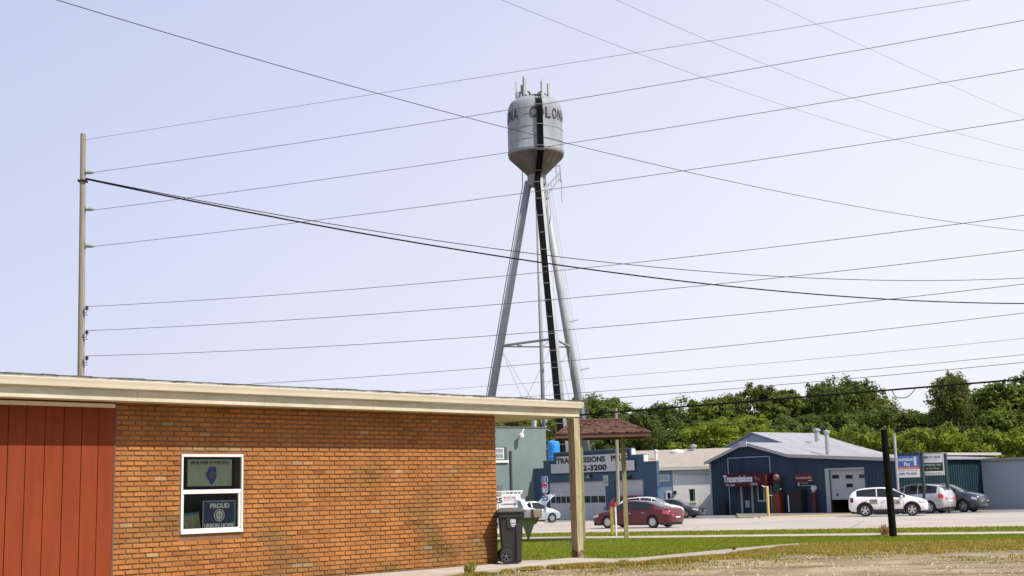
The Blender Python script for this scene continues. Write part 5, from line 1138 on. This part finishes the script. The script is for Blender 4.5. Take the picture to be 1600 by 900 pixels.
def wire(label, pts, Ya, Yb, r, m=WIRE, ext=1.25, left=None, name='power_line', grp=None, wob=0, ends=True):
    A = atY(*pts[0], Ya); B = atY(*pts[-1], Yb); d = Vector((B.x - A.x, B.y - A.y)); L = d.length; d /= L
    dat = []
    for px, py in pts:
        rr = ray(px, py); # intersect with the vertical plane through A and B
        n_ = Vector((-d.y, d.x)); t_ = (n_.x * A.x + n_.y * A.y) / (n_.x * rr.x + n_.y * rr.y)
        P_ = Vector((rr.x * t_, rr.y * t_, EYE + rr.z * t_)); s_ = ((P_.x - A.x) * d.x + (P_.y - A.y) * d.y) / L; dat.append((s_, P_.z))
    # least squares parabola
    deg = 2 if len(dat) > 2 else 1
    import numpy as np
    co_ = np.polyfit([q[0] for q in dat], [q[1] for q in dat], deg)
    if deg == 2 and co_[0] < 0: co_ = np.polyfit([q[0] for q in dat], [q[1] for q in dat], 1)
    mb = MB(); s0 = 0 if left is None else left; N = 60; P = []
    for i in range(N + 1):
        s_ = s0 + (ext - s0) * i / N; z_ = float(np.polyval(co_, s_)) + wob * math.sin(i * 2.3) * .5
        P.append((A.x + d.x * L * s_, A.y + d.y * L * s_, z_))
    o = MB().tube(P, r, 6).build(name, m, None); tag(o, label, 'wire', grp); return o
wr = .0125
wire('topmost pale wire running from the tip of the left pole', [(131, 219), (575, 150), (850, 103), (1110, 62), (1477, 8)], YP, 48, .009)
wire('wire from the topmost insulator of the left pole, crossing the tank lettering', [(147, 269), (740, 183), (870, 158), (1100, 119), (1477, 55)], YP, 48, wr)
wire('wire from the second insulator of the left pole, passing the tank cone', [(147, 328), (785, 243), (890, 220), (1477, 129)], YP, 48, wr)
wire('wire from the third insulator of the left pole, passing just under the tank', [(147, 385), (820, 303), (885, 291), (1477, 206)], YP, 48, wr)
wire('wire from the uppermost small bell insulator of the left pole', [(135, 479), (480, 457), (830, 430), (960, 411), (1477, 353)], YP, 48, wr)
wire('wire from the middle small bell insulator of the left pole', [(135, 517), (480, 497), (840, 472), (1090, 446), (1477, 405)], YP, 48, wr)
wire('wire from the lowest small bell insulator of the left pole', [(135, 556), (480, 543), (800, 522), (900, 514), (1477, 458)], YP, 48, wr)
wire('single wire passing just below the cross braces of the tower', [(130, 612), (430, 598), (770, 576), (905, 560), (1477, 504)], YP, 48, .011)
wire('faint thin wire, upper of the three low wires beside the tower foot', [(130, 640), (690, 608), (905, 593), (1477, 541)], 80, 66, .010)
wire('middle of the three low wires beside the tower foot', [(130, 655), (905, 614), (1477, 566)], 80, 66, .014)
wire('lowest of the three low wires, ending just above the treetops', [(130, 668), (905, 626), (1477, 578)], 80, 66, .016)
tc_ = wire('thick black cable with a slack loop, low across the trees', [(130, 712), (925, 644.5), (1200, 626), (1477, 603)], 80, 66, .048, WIREB)
lp = []
for i in range(17):
    t_ = i / 16; px = 1394 + 36 * t_ + (-6 * math.sin(t_ * 3.14) if t_ < .5 else 0); py = 609.5 - 2.5 * t_ + 13.5 * math.sin(math.pi * min(1, t_ * 1.0)) ** .8
    lp.append(tuple(atY(px, py, 67.3)))
o = MB().tube(lp, .022, 6).build('slack_loop', WIREB, tc_)
wire('heavy black cable pair sagging from the left pole to the lower right', [(128, 281), (480, 345), (800, 403), (1000, 432), (1250, 460), (1477, 470.5)], YP, 95, .042, WIREB)
wire('black cable just above the heavy sagging one, reaching the right edge higher', [(128, 281.5), (330, 315), (600, 357), (840, 397), (1050, 425), (1477, 437)], YP, 95, .022, WIREB)
wire('long wire falling from the top left corner past the tank to the right edge', [(123, 14), (445, 101), (745, 185), (890, 228), (1085, 270), (1300, 318), (1477, 344)], 50, 95, .017, WIREB, left=-.15)
wire('thin wire entering at the top centre, lowest of the three at upper right', [(781, 0), (1000, 82), (1200, 158), (1477, 238)], 48, 76, .009, left=-.3, ext=2.0)
wire('thin wire in the middle of the three at upper right', [(962, 0), (1120, 68), (1300, 142), (1477, 202)], 52, 76, .009, left=-.3, ext=2.0)
wire('thin short wire nearest the top right corner', [(1198, 0), (1330, 63), (1477, 130)], 60, 76, .008, left=-.4, ext=2.6)
wire('faint low wire crossing behind the black stub pole', [(1300, 669.5), (1390, 670), (1477, 668)], 86, 84, .008, left=-2.2)
# second pole beyond the road
a, b = atY(962.5, 638, 80), atY(966, 800, 80)
p2 = thing('utility_pole', 'slim grey wooden pole rising behind the dark red car and through the shop sign', 'utility pole', (b.x, 80, g(80)))
MB().tube([(0, 0, -.2), (a.x - b.x, 0, a.z - g(80))], [.12, .095], 10).build('pole', WOODP, p2); z_ = a.z - g(80) - .3
MB().lathe([(.02, -.08), (.09, 0), (.02, .1)], 8, (a.x - b.x + .12, 0, z_)).build('insulator', INS, p2)

# ------------------------------------------------------------ WATER TOWER
YT = 150.; ctr = atY(834.5, 200, YT); TX = atY(854.5, 790, YT).x
GT = g(YT)
tw = thing('water_tower', 'grey water tower on three long tubular legs with COLONA lettering on its tank', 'water tower', (0, YT, GT))
def axis_x(z_):   # measured axis; the tower stands plumb
    return .0
cx = atY(838.5, 277, YT).x; tw.location.x = cx
zT = lambda py, dY=0: atY(834, py, YT + dY).z - GT
r = 44 / math.hypot(F, 250) * YT * 1.0
r = 44.2 * YT / (F * .99)
z0, zc, zs, zt_ = zT(275), zT(243), zT(170), zT(158)
TM = mat('pale_grey_tank_paint', (.29, .308, .325), .6, .0, col2=(.185, .20, .215), vscale=.6, streak=(1, 1, .18), bump=.05, bscale=2)
MB().lathe([(r * .001, zt_ + .35), (r * .4, zt_ + .22), (r * .72, zt_ + .0), (r * .88, zt_ - .35), (r * .955, zt_ - .85), (r * .985, zt_ - 1.5), (r * .99, zt_ - 2.2), (r, zc + .25), (r * 1.015, zc + .15), (r * 1.0, zc)], 72).build('tank', TM, tw, smooth=True)
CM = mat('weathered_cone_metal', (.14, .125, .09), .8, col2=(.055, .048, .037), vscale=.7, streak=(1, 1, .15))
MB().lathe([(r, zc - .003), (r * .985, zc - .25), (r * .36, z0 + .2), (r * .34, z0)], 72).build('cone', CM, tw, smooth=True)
mb = MB()
for k_ in range(24):
    an = k_ * math.tau / 24; mb.tube([((r + .0) * math.cos(an) * .99, r * .99 * math.sin(an), zc - .25), (r * .36 * math.cos(an), r * .36 * math.sin(an), z0 + .2)], .035, 4)
mb.lathe([(r * 1.004, zc + .28), (r * 1.02, zc + .2), (r * 1.004, zc + .12)], 72)
mb.build('cone_seam', mat('rusty_seam', (.14, .12, .10), .8), tw)
LEGH = mat('hub_grey', (.21, .225, .235), .6, var=.15, vscale=1)
MB().lathe([(r * .335, z0 + .1), (r * .335, z0 - 1.0), (r * .30, z0 - 1.25), (.05, z0 - 1.5)], 36).build('hub', LEGH, tw, smooth=True)
for py_ in (188, 207, 226):
    zq = zT(py_); MB().lathe([(r * 1.0, zq + .07), (r * 1.006, zq), (r * 1.0, zq - .07)], 72).build('weld_seam', mat('seam_grey', (.235, .25, .262), .7, var=.15, vscale=1), tw)
# lettering wrapped round the shell
def wrap_letters(mb, word, phis, zlo, zhi, width):
    for ch_, ph in zip(word, phis):
        vs, fs = textmesh(ch_, .02)
        ax, bx = min(v[0] for v in vs), max(v[0] for v in vs); az, bz = min(v[1] for v in vs), max(v[1] for v in vs)
        import bmesh
        bm_ = bmesh.new(); bv = [bm_.verts.new(((v[0] - ax) / (bx - ax) - .5, 0, (v[1] - az) / (bz - az))) for v in vs]
        for f in fs:
            try: bm_.faces.new([bv[i] for i in f])
            except ValueError: pass
        for cutx in (-.3, -.1, .1, .3): bmesh.ops.bisect_plane(bm_, geom=bm_.verts[:] + bm_.edges[:] + bm_.faces[:], plane_co=(cutx, 0, 0), plane_no=(1, 0, 0))
        bm_.verts.index_update(); out = []
        for v in bm_.verts:
            a_ = math.radians(ph) + v.co.x * width / r; out.append(((r + .035) * math.sin(a_), -(r + .035) * math.cos(a_), zlo + v.co.z * (zhi - zlo)))
        mb.add(out, [tuple(v.index for v in f.verts) for f in bm_.faces]); bm_.free()
mb = MB(); zl0, zl1 = zT(184.5, -3), zT(167.0, -3)
for off in (0, 120, 240): wrap_letters(mb, 'COLONA', [off - 5 + 16 * i for i in range(6)], zl0, zl1, .74)
mb.build('lettering', mat('faded_black_letters', (.045, .045, .05), .8), tw)
# legs
R0, PHI = 8.95, 16
ztop = z0 - .6; rt = 1.02
def legpt(k_, z_, rr=None):
    an = math.radians(PHI + 120 * k_); q = R0 + (rt - R0) * (z_ / ztop); q += rr or 0
    return (q * math.sin(an), -q * math.cos(an), z_)
LEGM = mat('grey_leg_paint', (.30, .315, .325), .5, var=.08, vscale=.7)
for k_ in range(3):
    lg = MB().tube([legpt(k_, 0), legpt(k_, ztop * .5), legpt(k_, ztop)], [.50, .48, .44], 20).build('leg', LEGM, tw, smooth=True)
    p = legpt(k_, 0); MB().lathe([(.01, .35), (.9, .35), (.9, -.3)], 16, (p[0], p[1], 0)).build('footing', CONC, tw)
MB().tube([(0, 0, 0), (0, 0, z0 - 1.2)], .24, 16).build('riser_pipe', LEGM, tw, smooth=True)
zs_ = atY(787, 545, YT + 4.3).z - GT
for k_ in range(3):
    MB().tube([legpt(k_, zs_), legpt((k_ + 1) % 3, zs_)], .15, 8).build('strut', LEGM, tw)
mb = MB()
for k_ in range(3):
    a, b = legpt(k_, zs_ - .2), legpt((k_ + 1) % 3, zs_ - .2); a2, b2 = legpt(k_, .6), legpt((k_ + 1) % 3, .6)
    mb.tube([a, b2], .025, 4).tube([b, a2], .025, 4)
    mb.tube([legpt(k_, zs_), (0, 0, zs_ - .3)], .03, 4)
mb.build('brace_rod', STL, tw)
# black cable bundle: up the near leg, over the cone and shell to the roof, with rungs
bx = math.sin(math.radians(6)); an0 = math.radians(8)
def shell(z_):
    if z_ > zc: q = r
    else: q = r * .36 + (r * .985 - r * .36) * max(0, (z_ - z0 - .2) / (zc - .25 - z0 - .2))
    return q
BRKT = mat('dull_grey_bracket', (.16, .165, .17), .6)
path = [Vector(legpt(0, z_)) + Vector((-.30, -.45, 0)) for z_ in (5, 12, 20, 28, ztop - .5)]
path += [Vector((math.sin(an0) * (shell(z_) + .22), -math.cos(an0) * (shell(z_) + .22), z_)) for z_ in (z0 + .3, zc - .2, zc + .3, (zc + zs) / 2, zs - .5)] + [Vector((math.sin(an0) * (r * .93), -math.cos(an0) * r * .93, zs + .35)), Vector((math.sin(an0) * r * .7, -math.cos(an0) * r * .7, zt_ + .1)), Vector((0, -r * .3, zt_ + .45))]
mb = MB()
for j in range(9):
    off = (j - 4) * .082; mb.tube([p + Vector((off, -.07 * ((j * 3) % 4 == 0) - .03 * (j % 2), 0)) for p in path], .05, 6)
mb.build('cable_bundle', WIREB, tw)
for (p, q) in zip(path, path[1:]):
    n = max(1, int((q - p).length / 1.9))
    for i in range(n):
        m_ = p.lerp(q, i / n); MB().box(m_.x - .46, m_.x + .46, m_.y - .12, m_.y - .07, m_.z - .04, m_.z + .04).build('cable_bracket', BRKT, tw)
mb = MB()
for s_ in (0, 1):
    an = .0
    pts_ = [Vector(legpt(2, z_)) + Vector((-.62 - .2 * s_, 0, 0)) for z_ in (1, 15, 30, ztop - .5)]; pts_.append(Vector(legpt(2, ztop + 1.0)) + Vector((-.9, 0, .6))); pts_.append(Vector((-r * .93, 0, zc - .3)))
    if s_ == 0: mb.tube(pts_, .05, 5)
mb.build('conduit', BLACKM, tw)
def ladder(k_, side, m=GALV):
    mb = MB()
    a = [Vector(legpt(k_, z_)) + Vector((side * .62, -.1, 0)) for z_ in (2, ztop)]; b = [Vector(legpt(k_, z_)) + Vector((side * .95, .15, 0)) for z_ in (2, ztop)]
    mb.tube(a, .022, 4).tube(b, .022, 4)
    for i in range(90): t_ = i / 90; mb.tube([a[0].lerp(a[1], t_), b[0].lerp(b[1], t_)], .012, 4)
    return mb.build('ladder', m, tw)
ladder(1, 1)
# side ladder and platform under the tank, right
mb = MB()
def T(px, py, dY=0): v = atY(px, py, YT + dY); return (v.x - cx, dY, v.z - GT)
for a, b in (((868.5, 260), (869, 284)), ((875, 258), (875.5, 284)), ((853, 293), (876, 268)), ((855, 303), (876, 279)), ((855, 303), (853, 293)), ((876, 268), (876, 285)), ((868.5, 260), (875, 258)), ((877.5, 280), (878, 316)), ((852, 300), (851, 330)), ((856, 310), (856, 335))):
    mb.tube([T(*a), T(*b)], .06, 5)
for i in range(6): t_ = i / 6; mb.tube([T(868.5, 260 + 24 * t_), T(875.3, 259 + 24 * t_)], .03, 4); mb.tube([T(853 + 23 * t_, 293 - 25 * t_), T(855 + 21 * t_, 303 - 24 * t_)], .03, 4)
mb.build('access_ladder', GALV, tw)
# yagi antennas on the right leg
for (x, y) in ((889, 503), (905.5, 578.5)):
    v0, v1 = T(x, y), T(x + 15, y - 3.5); mb = MB(); mb.tube([v0, v1], .045, 5)
    for i in range(5):
        t_ = (i + .6) / 5; m_ = Vector(v0).lerp(Vector(v1), t_); L = .75 - .08 * i; mb.tube([m_ - Vector((0, 0, L / 2)), m_ + Vector((0, 0, L / 2))], .014, 4)
    mb.build('yagi_antenna', STL, tw)
# antenna array on the roof
AN = mat('antenna_beige', (.46, .46, .40), .6); AND = mat('antenna_dark', (.07, .08, .09), .6)
def panel(px, y0, y1, wpx, m, dY):
    wpx *= 1.5; a, b = T(px - wpx / 2, y0, dY), T(px + wpx / 2, y1, dY); x0_, x1_ = sorted((a[0], b[0]))
    o = MB().box(x0_, x1_, dY - .12, dY + .08, b[2], a[2]).build('panel_antenna', m, tw, bevel=.03)
    MB().tube([((x0_ + x1_) / 2, dY + .15, b[2] - .6), ((x0_ + x1_) / 2, dY + .15, a[2] - .2)], .05, 6).build('antenna_mast', STL, o)
panel(806.7, 127.5, 153.5, 3.0, AN, -.6); panel(821, 122.5, 148, 2.8, AN, -1.4); panel(815.6, 133, 147, 3.2, AND, .6); panel(812, 143.5, 156, 3.0, AN, .8)
panel(847.3, 123, 157, 2.0, AN, -1.2); panel(845.3, 127, 146, 1.2, AND, 1); panel(857.4, 129.5, 155, 2.6, AN, .4); panel(855.6, 131, 154, 1.6, AND, .9); panel(829, 144, 155, 2.6, AN, 1.6); panel(844.5, 145, 155, 2.4, AND, -.4)
mb = MB()
for a, b in (((817.4, 120), (817.4, 150)), ((824, 142.5), (834, 152.5)), ((834, 152.5), (843, 143.5)), ((843, 143.5), (846, 143)), ((808, 155), (824, 149)), ((810, 158), (826, 152)), ((848, 150), (858, 157)), ((850, 146), (857, 149.5)), ((812, 160), (812, 150)), ((827, 143), (827, 157)), ((822, 156), (852, 153)), ((856, 148), (856.5, 160)), ((847, 148), (847, 158)), ((820, 148), (820, 158)), ((806, 152), (820, 154))):
    mb.tube([T(*a, -.3), T(*b, -.3)], .085, 5)
mb.lathe([(1.1, zt_ + .2), (1.1, zt_ + .42), (.02, zt_ + .5)], 16)
mb.build('antenna_frame', AND, tw)

# ------------------------------------------------------------ TREES
def crown_mesh(seed, R, H, n, leaf, lobes=9, squash=1., gap=.28, low=.05):
    """leaf faces spread through clumps around limbs; returns mesh data"""
    rs = random.Random(seed); L = []
    for i in range(lobes):
        an = rs.uniform(0, math.tau); q = rs.uniform(.15, .72) * R; z_ = rs.uniform(low, .86) ** .85 * H
        env = math.sqrt(max(.08, 1 - ((z_ / H - .42) / .62) ** 2)); q *= env
        L.append((q * math.cos(an), q * math.sin(an), min(z_, H * .84), R * rs.uniform(.28, .44) * (.75 + .25 * env)))
    L.append((0, 0, H * .8, R * .35)); L.append((0, 0, H * .5, R * .45))
    sub = []
    for (x, y, z_, q) in L:
        for j in range(14):
            d = Vector((rs.gauss(0, 1), rs.gauss(0, 1), rs.gauss(0, 1))).normalized() * q * rs.uniform(.55, 1.08)
            sub.append((x + d.x, y + d.y, z_ + d.z * .8, q * rs.uniform(.22, .42), rs.uniform(.72, 1.25), rs.uniform(-.06, .06)))
    vs = []; fs = []; cs = []
    for i in range(n):
        c_ = sub[int(rs.random() * len(sub))]
        d = Vector((rs.gauss(0, 1), rs.gauss(0, 1), rs.gauss(0, .85))); d = d.normalized() * c_[3] * (rs.random() ** .45) * 1.15
        p = Vector(c_[:3]) + d; nn = (d.normalized() + Vector((rs.uniform(-.8, .8), rs.uniform(-.8, .8), rs.uniform(-.3, 1.0)))).normalized()
        a_ = nn.orthogonal().normalized(); b_ = nn.cross(a_); an = rs.uniform(0, 6.28); u = a_ * math.cos(an) + b_ * math.sin(an); v = nn.cross(u); s_ = leaf * rs.uniform(.5, 1.3)
        k_ = len(vs); vs += [tuple(p - u * s_), tuple(p + v * s_ * .55 - nn * s_ * .1), tuple(p + u * s_), tuple(p - v * s_ * .55 - nn * s_ * .1)]; fs.append((k_, k_ + 1, k_ + 2, k_ + 3))
        q = c_[4] * rs.uniform(.85, 1.15); cs.append((q * (1 + c_[5]), q, q * (1 - c_[5])))
    mb = MB(); mb.v = vs; mb.f = fs; mb.m = [0] * len(fs); mb.c = cs; return mb, L
def trunk_mesh(seed, R, H, L, th):
    rs = random.Random(seed + 99); mb = MB(); b_ = R * .055 + .12
    mb.tube([(0, 0, -.3), (rs.uniform(-.2, .2), 0, th), (rs.uniform(-.4, .4), rs.uniform(-.3, .3), th + H * .4), (0, 0, th + H * .78)], [b_ * 1.3, b_, b_ * .6, b_ * .15], 8)
    for (x, y, z_, q) in L:
        z1 = th + z_; z0_ = th + max(.05, z_ * .45) * .8
        mb.tube([(0, 0, z0_), (x * .5, y * .5, (z0_ + z1) / 2 + .1 * H * .2), (x, y, z1)], [b_ * .42, b_ * .25, b_ * .08], 5)
    return mb
BARK = mat('tree_bark', (.10, .075, .055), .9, var=.2)
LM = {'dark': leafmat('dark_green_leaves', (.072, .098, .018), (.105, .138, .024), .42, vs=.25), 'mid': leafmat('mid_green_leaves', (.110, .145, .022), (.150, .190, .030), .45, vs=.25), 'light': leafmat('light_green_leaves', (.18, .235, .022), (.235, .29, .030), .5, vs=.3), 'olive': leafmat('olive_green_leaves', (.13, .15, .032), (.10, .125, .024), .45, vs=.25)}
proto = {}
def get(kind, var):
    if (kind, var) not in proto:
        if kind == 'bush': mb, L = crown_mesh(50 + var, 3.4, 5.6, 20000, .14, 20, low=.0); th = .2; R, H = 3.4, 5.6
        elif kind == 'poplar': mb, L = crown_mesh(70 + var, 3.2, 11.5, 20000, .17, 24); th = 1.6; R, H = 3.2, 11.5
        elif kind == 'open': mb, L = crown_mesh(90 + var, 5, 12, 17000, .19, 26); th = 1.8; R, H = 5, 12
        else: mb, L = crown_mesh(10 + var, 4.8, 10.5, 30000, .175, 34); th = 1.0; R, H = 4.8, 10.5
        mb.v = [(x, y, z_ + th) for x, y, z_ in mb.v]
        cme = mb.build('crown', BARK); tme = trunk_mesh(var, R, H, L, th).build('trunk', BARK)
        # true extent so that every tree can be set to its measured height and width
        zt2 = sorted(v[2] for v in mb.v)[int(len(mb.v) * .99)]; xr = sorted(abs(v[0]) for v in mb.v)[int(len(mb.v) * .90)]
        proto[(kind, var)] = (cme.data, tme.data, zt2, xr); bpy.data.objects.remove(cme); bpy.data.objects.remove(tme)
    return proto[(kind, var)]
LEAFCOPY = {}
def tree(px, pyt, hw, Y, kind, var, colr, label, rot=0, name='tree', group='trees behind the shops'):
    cm, tm, zt2, xr = get(kind, var); key = (kind, var, colr)
    if key not in LEAFCOPY:
        c_ = cm.copy(); c_.materials.clear(); c_.materials.append(LM[colr]); LEAFCOPY[key] = c_
    v = atY(px, pyt + (3 if name == 'tree' else 0), Y); top = v.z - g(Y); b_ = atY(px, 770, Y)
    o = thing(name, label, 'bush' if name == 'bush' else 'tree', (v.x, Y, g(Y)), rot, group)
    sx = hw / F * Y / xr * (1.42 if kind in ('round', 'bush') else 1.3); sz = top / zt2 * 1.01; o.scale = (sx, sx, sz)
    link(bpy.data.objects.new('crown', LEAFCOPY[key]), o); link(bpy.data.objects.new('trunk', tm), o)
    return o
D = [
 (788, 655, 34, 150, 'round', 0, 'mid', 'mid green tree rising above the left end of the grey-green building'),
 (822, 652, 30, 156, 'round', 1, 'olive', 'olive green tree above the middle of the grey-green roof'),
 (862, 655, 28, 162, 'round', 2, 'mid', 'tree directly behind the riser pipe of the water tower'),
 (905, 640, 30, 168, 'round', 3, 'dark', 'dark tree behind the white porch post'),
 (936, 623, 36, 172, 'round', 0, 'mid', 'bushy mid green tree just right of the tower leg, above the brown shingled roof'),
 (975, 650, 30, 165, 'round', 4, 'dark', 'low dark tree above the right end of the brown shingled roof'),
 (1022, 637, 36, 160, 'round', 1, 'dark', 'large rounded dark tree left of centre, above the grey shingled roof'),
 (1000, 668, 34, 140, 'round', 2, 'dark', 'deep green tree close behind the stepped shop roof'),
 (1050, 675, 30, 142, 'round', 3, 'dark', 'deep green tree close behind the white skylight dome'),
 (1088, 630, 36, 168, 'round', 2, 'mid', 'tall dark tree left of the bright yellow-green one'),
 (1108, 628, 26, 170, 'poplar', 0, 'mid', 'narrow mid green tree standing behind the bright yellow-green one'),
 (1090, 662, 36, 150, 'round', 4, 'dark', 'shaded tree low in the gap behind the square metal chimney vent'),
 (1136, 658, 41, 128, 'round', 3, 'light', 'bright yellow-green tree left of the workshop gable'),
 (1152, 620, 26, 172, 'open', 0, 'olive', 'thin-crowned tree above the left slope of the workshop gable'),
 (1192, 606, 27, 174, 'poplar', 1, 'olive', 'tall slender olive tree above the workshop gable peak'),
 (1224, 613, 22, 170, 'poplar', 2, 'mid', 'tall slender green tree right of the gable peak'),
 (1248, 618, 20, 176, 'poplar', 0, 'olive', 'narrow tree left of the broad open-crowned tree'),
 (1277, 603, 27, 172, 'open', 1, 'dark', 'dark open tree above the metal flue pipes'),
 (1318, 597, 36, 176, 'open', 2, 'dark', 'broadest and tallest tree with gaps of sky in its crown'),
 (1348, 606, 27, 178, 'open', 0, 'mid', 'tree joined to the right side of the broadest one'),
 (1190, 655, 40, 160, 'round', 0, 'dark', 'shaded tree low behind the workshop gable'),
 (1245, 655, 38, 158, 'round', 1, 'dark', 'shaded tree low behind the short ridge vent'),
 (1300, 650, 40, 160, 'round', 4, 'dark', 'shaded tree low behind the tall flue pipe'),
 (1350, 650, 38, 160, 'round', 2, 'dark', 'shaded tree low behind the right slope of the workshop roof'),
 (1398, 639, 34, 162, 'round', 3, 'olive', 'rounded olive tree behind the black stub pole'),
 (1436, 643, 32, 164, 'round', 0, 'dark', 'rounded dark tree above the left roadside sign'),
 (1472, 646, 32, 160, 'round', 2, 'dark', 'rounded dark tree above the three-panel sign'),
 (1488, 587, 24, 150, 'open', 1, 'olive', 'tall thin-leaved tree at the right, its crown crossed by the thick black cable'),
 (1530, 612, 40, 156, 'open', 2, 'mid', 'open tree right of the tall thin-leaved one'),
 (1560, 640, 40, 150, 'round', 1, 'dark', 'dark tree low near the right edge'),
 (1600, 590, 45, 150, 'round', 3, 'mid', 'tall full tree cut by the right edge of the picture'),
]
for i, d in enumerate(D): tree(*d, rot=i * 1.7)
B = [
 (1305, 673, 22, 134, 0, 'light', 'light green bush just right of the tall flue pipe'),
 (1335, 674, 22, 132, 1, 'mid', 'mid green bush above the flat part of the workshop roof'),
 (1365, 680, 24, 128, 2, 'light', 'light green bush left of the black stub pole'),
 (1400, 680, 24, 128, 0, 'light', 'light green bush directly behind the black stub pole'),
 (1430, 679, 28, 126, 1, 'mid', 'mid green bush above the blue roadside sign'),
 (1458, 674, 26, 124, 2, 'light', 'light green bush above the three-panel sign'),
 (1492, 680, 26, 126, 0, 'light', 'light green bush right of the three-panel sign'),
 (1525, 676, 24, 124, 1, 'mid', 'mid green bush second from the right edge'),
 (1570, 678, 34, 122, 2, 'light', 'light green bush nearest the right edge'),
 (1232, 672, 26, 138, 0, 'mid', 'bush peeping over the workshop ridge'),
]
for i, (a, b, c, d, e_, f_, l_) in enumerate(B): tree(a, b, c, d, 'bush', e_, f_, l_, rot=i * 2.1, name='bush', group='bushes behind the workshop')
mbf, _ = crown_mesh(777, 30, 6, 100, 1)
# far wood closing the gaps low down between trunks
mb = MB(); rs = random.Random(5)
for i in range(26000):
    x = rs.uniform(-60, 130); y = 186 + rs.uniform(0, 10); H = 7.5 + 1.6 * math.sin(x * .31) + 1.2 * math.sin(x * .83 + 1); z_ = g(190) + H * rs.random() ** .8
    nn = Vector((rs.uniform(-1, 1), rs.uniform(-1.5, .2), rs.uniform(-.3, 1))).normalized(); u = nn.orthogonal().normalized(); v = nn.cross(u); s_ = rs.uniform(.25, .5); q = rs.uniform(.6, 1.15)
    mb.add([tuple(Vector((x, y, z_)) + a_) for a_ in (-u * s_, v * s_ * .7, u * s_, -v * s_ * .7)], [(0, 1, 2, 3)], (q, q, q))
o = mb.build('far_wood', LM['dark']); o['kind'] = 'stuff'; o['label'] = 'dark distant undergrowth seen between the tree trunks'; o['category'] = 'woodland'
